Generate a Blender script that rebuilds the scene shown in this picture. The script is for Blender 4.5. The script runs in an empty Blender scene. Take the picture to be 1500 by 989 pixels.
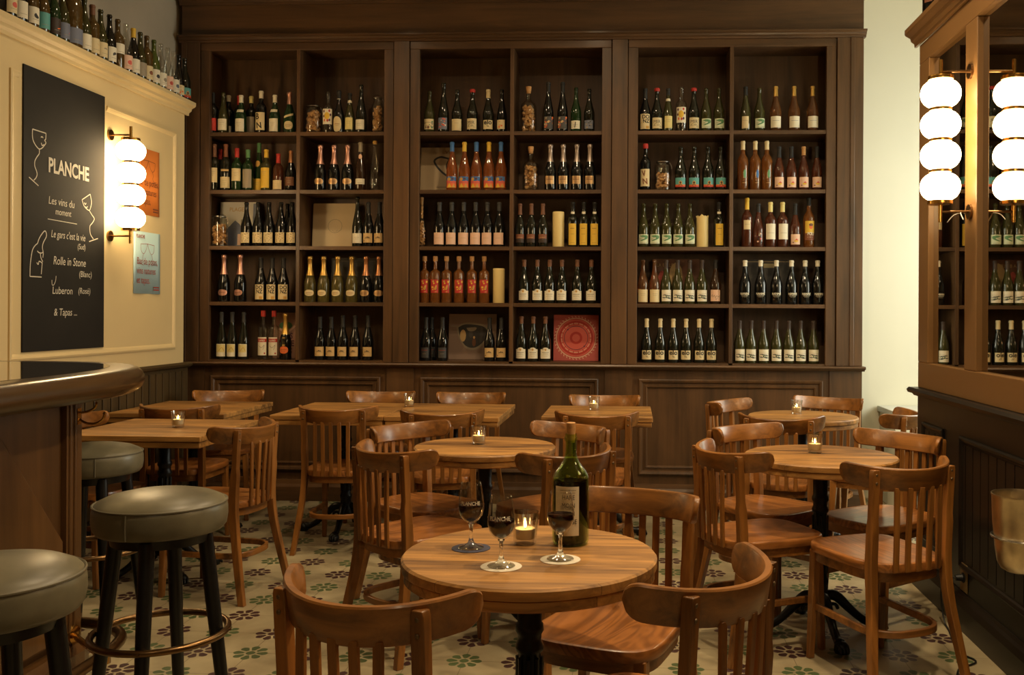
import bpy, bmesh, math, random
from mathutils import Vector, Matrix, Euler
random.seed(7)
PI = math.pi
SC = bpy.context.scene
COL = SC.collection

# ------------------------------------------------------------------ helpers
def lin(c):
    return tuple((x/255/12.92 if x/255 <= .04045 else ((x/255+.055)/1.055)**2.4) for x in c)

class MB:
    """collects faces; build() links them as ONE mesh object"""
    def __init__(s): s.v=[]; s.f=[]; s.m=[]
    def add(s, vs, fs, mat=0):
        b=len(s.v); s.v.extend(tuple(q) for q in vs)
        for f in fs: s.f.append(tuple(b+i for i in f)); s.m.append(mat)
    def box(s, x0,y0,z0,x1,y1,z1, mat=0):
        vs=[(x,y,z) for x in (x0,x1) for y in (y0,y1) for z in (z0,z1)]
        s.add(vs,[(0,1,3,2),(4,6,7,5),(0,4,5,1),(2,3,7,6),(0,2,6,4),(1,5,7,3)],mat)
    def rings(s, rings, mat=0, caps=True, closed=False):
        n=len(rings[0]); vs=[p for r in rings for p in r]; fs=[]
        m=len(rings)
        for i in range(m if closed else m-1):
            a=i*n; b=((i+1)%m)*n
            for j in range(n):
                k=(j+1)%n; fs.append((a+j,a+k,b+k,b+j))
        if caps and not closed:
            fs.append(tuple(range(n-1,-1,-1))); fs.append(tuple((m-1)*n+j for j in range(n)))
        s.add(vs,fs,mat)
    def lathe(s, prof, n=20, mat=0, c=(0,0,0), a0=0):
        """prof: list of (r,z); r==0 collapses to a pole"""
        vs=[]; idx=[]
        for r,z in prof:
            if r<=1e-6: idx.append([len(vs)]); vs.append((c[0],c[1],c[2]+z))
            else:
                idx.append(list(range(len(vs),len(vs)+n)))
                vs+= [(c[0]+r*math.cos(a0+2*PI*j/n),c[1]+r*math.sin(a0+2*PI*j/n),c[2]+z) for j in range(n)]
        fs=[]
        for A,B in zip(idx[:-1],idx[1:]):
            for j in range(n):
                k=(j+1)%n
                if len(A)==1 and len(B)==1: continue
                if len(A)==1: fs.append((A[0],B[k],B[j]))
                elif len(B)==1: fs.append((A[j],A[k],B[0]))
                else: fs.append((A[j],A[k],B[k],B[j]))
        s.add(vs,fs,mat)
    def tube(s, pts, r, n=8, mat=0, closed=False, sx=1.0):
        pts=[Vector(p) for p in pts]; m=len(pts); rr=r if isinstance(r,(list,tuple)) else [r]*m
        t=[]
        for i in range(m):
            if closed: d=pts[(i+1)%m]-pts[i-1]
            else: d=pts[min(i+1,m-1)]-pts[max(i-1,0)]
            t.append(d.normalized())
        up=Vector((0,0,1)) if abs(t[0].z)<.9 else Vector((1,0,0))
        nrm=(up-t[0]*up.dot(t[0])).normalized(); out=[]
        for i in range(m):
            nrm=(nrm-t[i]*nrm.dot(t[i])).normalized(); b=t[i].cross(nrm)
            out.append([pts[i]+(nrm*math.cos(2*PI*j/n)+b*math.sin(2*PI*j/n)*sx)*rr[i] for j in range(n)])
        s.rings(out,mat,closed=closed)
    def prism(s, poly, z0, z1, mat=0, inset=0):
        n=len(poly)
        s.rings([[(x,y,z0) for x,y in poly],[(x,y,z1) for x,y in poly]],mat)
    def build(s, name, mats, parent=None, smooth=True, bevel=0, seg=2, angle=40, recalc=True):
        me=bpy.data.meshes.new(name); me.from_pydata(s.v,[],s.f)
        if not isinstance(mats,(list,tuple)): mats=[mats]
        for m in mats: me.materials.append(m)
        me.polygons.foreach_set('material_index',s.m)
        if recalc:
            bm=bmesh.new(); bm.from_mesh(me); bmesh.ops.recalc_face_normals(bm,faces=bm.faces); bm.to_mesh(me); bm.free()
        if smooth:
            me.polygons.foreach_set('use_smooth',[True]*len(me.polygons)); me.set_sharp_from_angle(angle=math.radians(angle))
        me.update()
        return link(name,me,parent,bevel,seg)

def link(name, me, parent=None, bevel=0, seg=2):
    o=bpy.data.objects.new(name,me); COL.objects.link(o)
    if parent: o.parent=parent
    if bevel:
        md=o.modifiers.new('edge','BEVEL'); md.width=bevel; md.segments=seg; md.limit_method='ANGLE'; md.angle_limit=math.radians(50)
    return o
def empty(name, loc=(0,0,0), rz=0):
    o=bpy.data.objects.new(name,None); COL.objects.link(o); o.location=loc; o.rotation_euler=(0,0,rz); o.empty_display_size=.05
    return o
def tag(o,label,cat,group=None,kind=None):
    if label: o['label']=label
    if cat: o['category']=cat
    if group: o['group']=group
    if kind: o['kind']=kind
    return o
def struct(o,label=None,cat=None):
    o['kind']='structure'
    if label: o['label']=label
    if cat: o['category']=cat
    return o
def kids(o): return [c for c in ALLKIDS.get(o.name,[])]
def copy_tree(o, parent=None):
    c=o.copy(); COL.objects.link(c)
    if parent: c.parent=parent
    for ch in list(o.children): copy_tree(ch,c)
    return c
def spline(keys, n):
    """Catmull-Rom through tuples"""
    K=[Vector(k) for k in keys]; out=[]
    m=len(K)-1
    for i in range(n+1):
        t=i/n*m; a=min(int(t),m-1); u=t-a
        p0=K[max(a-1,0)]; p1=K[a]; p2=K[a+1]; p3=K[min(a+2,m)]
        out.append(.5*((2*p1)+(p2-p0)*u+(2*p0-5*p1+4*p2-p3)*u*u+(3*p1-p0-3*p2+p3)*u**3))
    return out

# ------------------------------------------------------------------ materials
def _new(name):
    m=bpy.data.materials.new(name); m.use_nodes=True; nt=m.node_tree
    return m,nt,nt.nodes['Principled BSDF']
def plain(name,c,rough=.5,metal=0,spec=.5,coat=0,trans=0,ior=1.5,emit=None,es=0,noise=0,nscale=30,bump=0,sss=0):
    m,nt,b=_new(name); col=lin(c)+(1,)
    b.inputs['Base Color'].default_value=col; b.inputs['Roughness'].default_value=rough
    b.inputs['Metallic'].default_value=metal; b.inputs['Specular IOR Level'].default_value=spec
    b.inputs['Coat Weight'].default_value=coat; b.inputs['Coat Roughness'].default_value=.08
    b.inputs['Transmission Weight'].default_value=trans; b.inputs['IOR'].default_value=ior
    if emit: b.inputs['Emission Color'].default_value=tuple(emit)+(1,); b.inputs['Emission Strength'].default_value=es
    if noise or bump:
        tc=nt.nodes.new('ShaderNodeTexCoord'); n=nt.nodes.new('ShaderNodeTexNoise'); n.inputs['Scale'].default_value=nscale; n.inputs['Detail'].default_value=5
        nt.links.new(tc.outputs['Object'],n.inputs['Vector'])
        if noise:
            mr=nt.nodes.new('ShaderNodeMapRange'); mr.inputs[1].default_value=.3; mr.inputs[2].default_value=.7; mr.inputs[3].default_value=1-noise; mr.inputs[4].default_value=1+noise
            nt.links.new(n.outputs['Fac'],mr.inputs[0])
            mx=nt.nodes.new('ShaderNodeVectorMath'); mx.operation='SCALE'; mx.inputs[0].default_value=col[:3]
            nt.links.new(mr.outputs[0],mx.inputs['Scale']); nt.links.new(mx.outputs[0],b.inputs['Base Color'])
        if bump:
            bp=nt.nodes.new('ShaderNodeBump'); bp.inputs['Strength'].default_value=bump; bp.inputs['Distance'].default_value=.004
            nt.links.new(n.outputs['Fac'],bp.inputs['Height']); nt.links.new(bp.outputs[0],b.inputs['Normal'])
    return m
def wood(name,c1,c2,axis='x',rough=.4,scale=1.0,coat=.0,bump=.15,planks=None,ring=0.0,spec=.5):
    """long-grained wood; grain runs along axis in the object's own space"""
    m,nt,b=_new(name); N=nt.nodes; L=nt.links
    tc=N.new('ShaderNodeTexCoord'); oi=N.new('ShaderNodeObjectInfo')
    off=N.new('ShaderNodeVectorMath'); off.operation='SCALE'; off.inputs[0].default_value=(7.3,5.1,9.7); L.new(oi.outputs['Random'],off.inputs['Scale'])
    ad=N.new('ShaderNodeVectorMath'); ad.operation='ADD'; L.new(tc.outputs['Object'],ad.inputs[0]); L.new(off.outputs[0],ad.inputs[1])
    src=ad.outputs[0]; pl=None
    if planks:
        ax,wid=planks
        sp=N.new('ShaderNodeSeparateXYZ'); L.new(tc.outputs['Object'],sp.inputs[0])
        d=N.new('ShaderNodeMath'); d.operation='DIVIDE'; d.inputs[1].default_value=wid; L.new(sp.outputs['XYZ'.index(ax.upper())],d.inputs[0])
        fl=N.new('ShaderNodeMath'); fl.operation='FLOOR'; L.new(d.outputs[0],fl.inputs[0])
        wn=N.new('ShaderNodeTexWhiteNoise'); wn.noise_dimensions='2D'; cb=N.new('ShaderNodeCombineXYZ'); L.new(fl.outputs[0],cb.inputs[0]); L.new(oi.outputs['Random'],cb.inputs[1]); L.new(cb.outputs[0],wn.inputs['Vector'])
        sc=N.new('ShaderNodeVectorMath'); sc.operation='SCALE'; sc.inputs['Scale'].default_value=3; L.new(wn.outputs['Color'],sc.inputs[0])
        a2=N.new('ShaderNodeVectorMath'); a2.operation='ADD'; L.new(src,a2.inputs[0]); L.new(sc.outputs[0],a2.inputs[1]); src=a2.outputs[0]; pl=(wn,d)
    mp=N.new('ShaderNodeMapping'); s=[26*scale]*3; s['xyz'.index(axis)]=1.6*scale; mp.inputs['Scale'].default_value=s; L.new(src,mp.inputs['Vector'])
    n1=N.new('ShaderNodeTexNoise'); n1.inputs['Scale'].default_value=1; n1.inputs['Detail'].default_value=7; n1.inputs['Distortion'].default_value=.7; n1.inputs['Roughness'].default_value=.62; L.new(mp.outputs[0],n1.inputs['Vector'])
    mp2=N.new('ShaderNodeMapping'); s2=[5*scale]*3; s2['xyz'.index(axis)]=.9*scale; mp2.inputs['Scale'].default_value=s2; L.new(src,mp2.inputs['Vector'])
    n2=N.new('ShaderNodeTexNoise'); n2.inputs['Scale'].default_value=1; n2.inputs['Detail'].default_value=3; n2.inputs['Distortion'].default_value=1.5; L.new(mp2.outputs[0],n2.inputs['Vector'])
    if ring:
        sn=N.new('ShaderNodeMath'); sn.operation='MULTIPLY'; sn.inputs[1].default_value=60*ring; L.new(n2.outputs['Fac'],sn.inputs[0])
        s3=N.new('ShaderNodeMath'); s3.operation='SINE'; L.new(sn.outputs[0],s3.inputs[0])
        s4=N.new('ShaderNodeMath'); s4.operation='MULTIPLY_ADD'; s4.inputs[1].default_value=.16; s4.inputs[2].default_value=.5; L.new(s3.outputs[0],s4.inputs[0]); second=s4.outputs[0]
    else: second=n2.outputs['Fac']
    mix=N.new('ShaderNodeMath'); mix.operation='ADD'; L.new(n1.outputs['Fac'],mix.inputs[0]); L.new(second,mix.inputs[1])
    hal=N.new('ShaderNodeMath'); hal.operation='MULTIPLY'; hal.inputs[1].default_value=.5; L.new(mix.outputs[0],hal.inputs[0]); fac=hal.outputs[0]
    if pl:
        m2=N.new('ShaderNodeMath'); m2.operation='MULTIPLY_ADD'; m2.inputs[1].default_value=.10; m2.inputs[2].default_value=-.05; L.new(pl[0].outputs['Value'],m2.inputs[0])
        m3=N.new('ShaderNodeMath'); m3.operation='ADD'; L.new(fac,m3.inputs[0]); L.new(m2.outputs[0],m3.inputs[1]); fac=m3.outputs[0]
    cr=N.new('ShaderNodeValToRGB'); cr.color_ramp.elements[0].position=.33; cr.color_ramp.elements[1].position=.67
    cr.color_ramp.elements[0].color=lin(c1)+(1,); cr.color_ramp.elements[1].color=lin(c2)+(1,); L.new(fac,cr.inputs[0])
    colour=cr.outputs[0]
    if pl:   # dark joint between boards
        fr=N.new('ShaderNodeMath'); fr.operation='FRACT'; L.new(pl[1].outputs[0],fr.inputs[0])
        pp=N.new('ShaderNodeMath'); pp.operation='PINGPONG'; pp.inputs[1].default_value=.5; L.new(fr.outputs[0],pp.inputs[0])
        lt=N.new('ShaderNodeMath'); lt.operation='LESS_THAN'; lt.inputs[1].default_value=.004; L.new(pp.outputs[0],lt.inputs[0])
        mm=N.new('ShaderNodeMix'); mm.data_type='RGBA'; mm.inputs['B'].default_value=tuple(x*.7 for x in lin(c1))+(1,); L.new(lt.outputs[0],mm.inputs['Factor']); L.new(colour,mm.inputs['A']); colour=mm.outputs['Result']
    L.new(colour,b.inputs['Base Color'])
    b.inputs['Roughness'].default_value=rough; b.inputs['Coat Weight'].default_value=coat; b.inputs['Coat Roughness'].default_value=.15; b.inputs['Specular IOR Level'].default_value=spec
    bp=N.new('ShaderNodeBump'); bp.inputs['Strength'].default_value=bump; bp.inputs['Distance'].default_value=.0015; L.new(n1.outputs['Fac'],bp.inputs['Height']); L.new(bp.outputs[0],b.inputs['Normal'])
    return m

M={}
CH1,CH2=(80,47,18),(168,110,50)
for ax in 'xyz': M['chair_'+ax]=wood('chair_wood_'+ax,CH1,CH2,ax,rough=.36,coat=.15,scale=1.2)
M['chair_seat']=wood('chair_seat_wood',(106,62,26),(172,110,54),'y',rough=.33,coat=.25,scale=.8,ring=1.0)
for ax in 'xyz': M['dark_'+ax]=wood('dark_walnut_'+ax,(56,37,19),(104,72,42),ax,rough=.42,coat=.12,scale=.7,bump=.1)
M['dark_in']=wood('dark_walnut_inner',(60,40,21),(102,72,43),'z',rough=.55,scale=.7,bump=.1)
M['black_z']=wood('blackened_oak_z',(11,8,5),(23,17,10),'z',rough=.4,scale=.8,bump=.1)
M['black_y']=wood('blackened_oak_y',(11,8,5),(23,17,10),'y',rough=.4,scale=.8,bump=.1)
M['top']=wood('rustic_table_wood',(76,46,20),(200,146,78),'x',rough=.5,scale=1.6,bump=.8,planks=('y',.085))
M['dado']=wood('olive_brown_dado',(52,40,22),(84,66,38),'z',rough=.45,scale=.8,bump=.1)
M['dado_y']=wood('olive_brown_dado_y',(52,40,22),(84,66,38),'y',rough=.45,scale=.8,bump=.1)
M['bar_edge']=wood('bar_edge_wood',(42,29,14),(84,60,32),'y',rough=.28,coat=.5,scale=.6)
M['bar_z']=wood('bar_panel_wood',(58,38,18),(108,74,40),'z',rough=.32,coat=.3,scale=.5)
M['bar_top']=plain('polished_dark_bar_surface',(26,20,16),rough=.05,spec=.8,coat=1)
M['iron']=plain('black_cast_iron',(14,14,15),rough=.4,metal=.3,noise=.2,nscale=60,bump=.1)
M['stoolleg']=plain('black_lacquered_wood',(14,14,15),rough=.32)
M['ferrule']=plain('tan_worn_wood_tip',(112,88,62),rough=.5)
M['brass']=plain('polished_brass',(196,150,76),rough=.24,metal=1)
M['oldbrass']=plain('antique_brass',(124,96,64),rough=.3,metal=1,noise=.15,nscale=25)
M['leather']=plain('grey_olive_leather',(108,102,82),rough=.36,noise=.40,nscale=6,bump=.2)
M['piping']=plain('grey_leather_seam',(104,98,80),rough=.45)
M['cream']=plain('cream_paint',(214,190,140),rough=.55,noise=.02,nscale=3)
M['plaster']=plain('grey_plaster',(176,164,144),rough=.8,noise=.10,nscale=2.2,bump=.2)
M['white_wall']=plain('pale_cream_wall',(230,226,206),rough=.75,noise=.02,nscale=2)
M['taupe']=plain('brown_satin_paint',(118,86,50),rough=.35)
M['mirror']=plain('mirror_glass',(205,200,190),rough=.015,metal=1)
M['slate']=plain('chalkboard_slate',(34,31,27),rough=.8,spec=.25,noise=.22,nscale=2.6)
M['chalk']=plain('white_chalk',(206,198,180),rough=.9)
M['ceiling']=plain('ceiling_paint',(196,180,150),rough=.9)
def thin_glass(name,tint,base=.045,gloss=.02):
    m=bpy.data.materials.new(name); m.use_nodes=True; nt=m.node_tree; N=nt.nodes; L=nt.links
    for n in list(N):
        if n.type!='OUTPUT_MATERIAL': N.remove(n)
    out=[n for n in N if n.type=='OUTPUT_MATERIAL'][0]
    t=N.new('ShaderNodeBsdfTransparent'); t.inputs[0].default_value=tuple(tint)+(1,)
    g=N.new('ShaderNodeBsdfGlossy'); g.inputs['Roughness'].default_value=gloss
    lw=N.new('ShaderNodeLayerWeight'); pw=N.new('ShaderNodeMath'); pw.operation='POWER'; pw.inputs[1].default_value=3.5; L.new(lw.outputs['Facing'],pw.inputs[0])
    ma=N.new('ShaderNodeMath'); ma.operation='MULTIPLY_ADD'; ma.inputs[1].default_value=.8; ma.inputs[2].default_value=base; L.new(pw.outputs[0],ma.inputs[0])
    mx=N.new('ShaderNodeMixShader'); L.new(ma.outputs[0],mx.inputs[0]); L.new(t.outputs[0],mx.inputs[1]); L.new(g.outputs[0],mx.inputs[2]); L.new(mx.outputs[0],out.inputs[0])
    return m
M['glass']=thin_glass('clear_thin_glass',(.97,.97,.95))
M['votive']=thin_glass('ribbed_votive_glass',(.96,.95,.92),.18,.05)
M['solidglass']=plain('solid_clear_glass',(250,250,248),rough=.0,trans=1,ior=1.45)
M['greenglass']=thin_glass('green_bottle_glass',(.76,.92,.46),.06)
M['wine']=plain('red_wine',(28,4,6),rough=.02,spec=.6)
M['cork']=plain('cork',(196,146,92),rough=.85,noise=.2,nscale=120)
M['wax']=plain('candle_wax',(236,222,184),rough=.5)
M['flame']=plain('candle_flame',(255,200,90),emit=(1,.58,.18),es=60)
M['bucket']=plain('brushed_champagne_bucket',(214,198,166),rough=.3,metal=1,noise=.2,nscale=14,bump=.15)
M['screw']=plain('dull_screw',(120,100,76),rough=.5,metal=.8)
M['steel']=plain('steel',(190,186,178),rough=.25,metal=1)
M['plastic_black']=plain('black_cable',(12,12,12),rough=.5)
M['outlet']=plain('aged_brass_plate',(150,126,84),rough=.4,metal=.8)
M['globe']=plain('lit_opal_glass',(255,244,220),emit=(1.0,.74,.40),es=23)
M['paper_orange']=plain('orange_paper',(226,128,48),rough=.8)
M['paper_blue']=plain('pale_blue_paper',(168,196,200),rough=.8)
M['ink_red']=plain('red_brown_ink',(150,58,44),rough=.8)
M['ink_brown']=plain('brown_ink',(120,62,34),rough=.8)
M['coaster_white']=plain('white_card',(226,216,196),rough=.9)
M['coaster_blue']=plain('slate_blue_card',(66,66,84),rough=.9)
M['stone']=plain('pale_ledge_stone',(206,206,196),rough=.6)
M['lamp_diff']=plain('fill_lamp_diffuser',(255,240,210),emit=(1,.72,.40),es=6)
# bottle glass, solid coloured stock
def bottle_glass(n,c,r=.07,t=0): return plain(n,c,rough=r,spec=.55,coat=.35,trans=t,ior=1.4)
G={'dark':bottle_glass('dark_bottle_glass',(26,26,17)),'black':bottle_glass('black_bottle_glass',(15,15,14)),'olive':bottle_glass('olive_bottle_glass',(54,52,24)),
 'green':bottle_glass('deep_green_bottle_glass',(26,48,22)),'amber':bottle_glass('amber_wine_bottle',(190,115,50),.04,.75),'orange':bottle_glass('orange_wine_bottle',(200,112,56),.04,.75),
 'rose':bottle_glass('rose_wine_bottle',(186,122,70),.04,.85),'gold':bottle_glass('pale_gold_bottle',(134,120,60),.04,.7),'deeprose':bottle_glass('deep_rose_bottle',(112,58,34),.04,.6),
 'clear':thin_glass('empty_clear_bottle_glass',(.90,.90,.86),.08),'brownempty':bottle_glass('empty_brown_bottle',(78,58,26)),'greenempty':bottle_glass('empty_green_bottle',(74,84,34)),'copperdark':bottle_glass('tobacco_bottle',(48,30,16))}
PC={'white':(226,216,190),'cream':(216,196,150),'tan':(206,172,116),'grey':(150,138,116),'black':(24,22,20),'red':(178,44,34),'yellow':(222,180,60),'paleyellow':(222,204,132),'gold':(196,150,70),
 'green':(86,134,84),'paleg':(206,210,176),'teal':(88,156,150),'orange':(222,110,50),'blue':(58,104,158),'pink':(226,186,158),'brown':(110,70,44),'purple':(88,44,60),'dkbrown':(54,38,28),'rust':(124,72,44),'bluegrey':(112,116,132),'dkgrey':(70,66,62),'steelgrey':(52,50,48),'coral':(206,90,76),'sky':(140,180,190)}
P={k:plain('print_'+k,v,rough=.6) for k,v in PC.items()}
for k,v in {'foil_pink':(214,160,138),'foil_gold':(214,172,92),'foil_copper':(196,138,96),'foil_silver':(176,158,146),'lbl_gold':(208,170,124)}.items(): P[k]=plain(k,v,rough=.32,metal=.75)
PK=list(P)

# ------------------------------------------------------------------ text as flat polygons
_txt={}
def text_polys(s,size,align='CENTER',bold=False,shear=0):
    k=(s,size,align,bold,shear)
    if k not in _txt:
        cu=bpy.data.curves.new('txt','FONT'); cu.body=s; cu.size=size; cu.align_x=align; cu.resolution_u=3; cu.shear=shear
        if bold: cu.offset=size*.028
        o=bpy.data.objects.new('txt',cu); COL.objects.link(o)
        dg=bpy.context.evaluated_depsgraph_get(); me=o.evaluated_get(dg).to_mesh()
        vs=[(v.co.x,v.co.y) for v in me.vertices]; fs=[tuple(p.vertices) for p in me.polygons]
        o.evaluated_get(dg).to_mesh_clear(); bpy.data.objects.remove(o); bpy.data.curves.remove(cu)
        _txt[k]=(vs,fs)
    return _txt[k]
def ribbon(pts,w):
    """flat stroke in 2D"""
    P2=[Vector((p[0],p[1])) for p in pts]; L=[];R=[]
    for i in range(len(P2)):
        d=(P2[min(i+1,len(P2)-1)]-P2[max(i-1,0)]); d=d.normalized() if d.length>1e-9 else Vector((1,0)); n=Vector((-d.y,d.x))*w/2
        L.append(P2[i]+n); R.append(P2[i]-n)
    vs=[tuple(p) for p in L+R]; m=len(L)
    return vs,[(i,i+1,m+i+1,m+i) for i in range(m-1)]
def curve2(keys,n=24): return [tuple(p[:2]) for p in spline([(a,b,0) for a,b in keys],n)]
def ell(cx,cy,rx,ry,n=20,a0=0,a1=2*PI): return [(cx+rx*math.cos(a0+(a1-a0)*i/n),cy+ry*math.sin(a0+(a1-a0)*i/n)) for i in range(n)]

class Sheet:
    """2D printed sheet: shapes in (u,v) metres, later laid on a plane or wrapped round a bottle"""
    def __init__(s): s.items=[]   # (verts, faces, mat, layer)
    def poly(s,pts,mat,layer=1): s.items.append((list(pts),[tuple(range(len(pts)))],mat,layer))
    def grid(s,u0,v0,u1,v1,mat,layer=0,n=10):
        vs=[];fs=[]
        for i in range(n+1):
            u=u0+(u1-u0)*i/n; vs+=[(u,v0),(u,v1)]
            if i: fs.append((2*i-2,2*i,2*i+1,2*i-1))
        s.items.append((vs,fs,mat,layer))
    def rect(s,u0,v0,u1,v1,mat,layer=1): s.poly([(u0,v0),(u1,v0),(u1,v1),(u0,v1)],mat,layer)
    def text(s,t,size,u,v,mat,layer=2,bold=False,align='CENTER',shear=0,sx=1):
        vs,fs=text_polys(t,size,align,bold,shear); s.items.append(([(a*sx+u,b+v) for a,b in vs],fs,mat,layer))
    def line(s,pts,w,mat,layer=2):
        vs,fs=ribbon(pts,w); s.items.append((vs,fs,mat,layer))
    def wrap(s,mb,rfun,matmap,z0=0,step=.00035,cut=.005):
        for vs,fs,mat,layer in s.items:
            bm=bmesh.new(); V=[bm.verts.new((u,v,0)) for u,v in vs]
            for f in fs:
                try: bm.faces.new([V[i] for i in f])
                except ValueError: pass
            bmesh.ops.triangulate(bm,faces=bm.faces[:])
            us=[u for u,v in vs]; k=math.floor(min(us)/cut)+1
            while k*cut<max(us):       # slice so that the print follows the curve of the glass
                bmesh.ops.bisect_plane(bm,geom=bm.verts[:]+bm.edges[:]+bm.faces[:],plane_co=(k*cut,0,0),plane_no=(1,0,0),dist=1e-6); k+=1
            bm.verts.index_update(); out=[]
            for q in bm.verts:
                r=rfun(z0+q.co.y)+.0005+step*layer; a=q.co.x/r
                out.append((r*math.sin(a),-r*math.cos(a),z0+q.co.y))
            mb.add(out,[tuple(w.index for w in f.verts) for f in bm.faces],matmap[mat]); bm.free()
    def flat(s,mb,fn,matmap,step=.0006):
        """fn(u,v,d) -> 3D"""
        for vs,fs,mat,layer in s.items: mb.add([fn(u,v,step*(layer+.5)) for u,v in vs],fs,matmap[mat])
    def mats(s):
        out=[]
        for i in s.items:
            if i[2] not in out: out.append(i[2])
        return out
DOWN=22 ; DAY=112 ; EXPO=0.08
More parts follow.
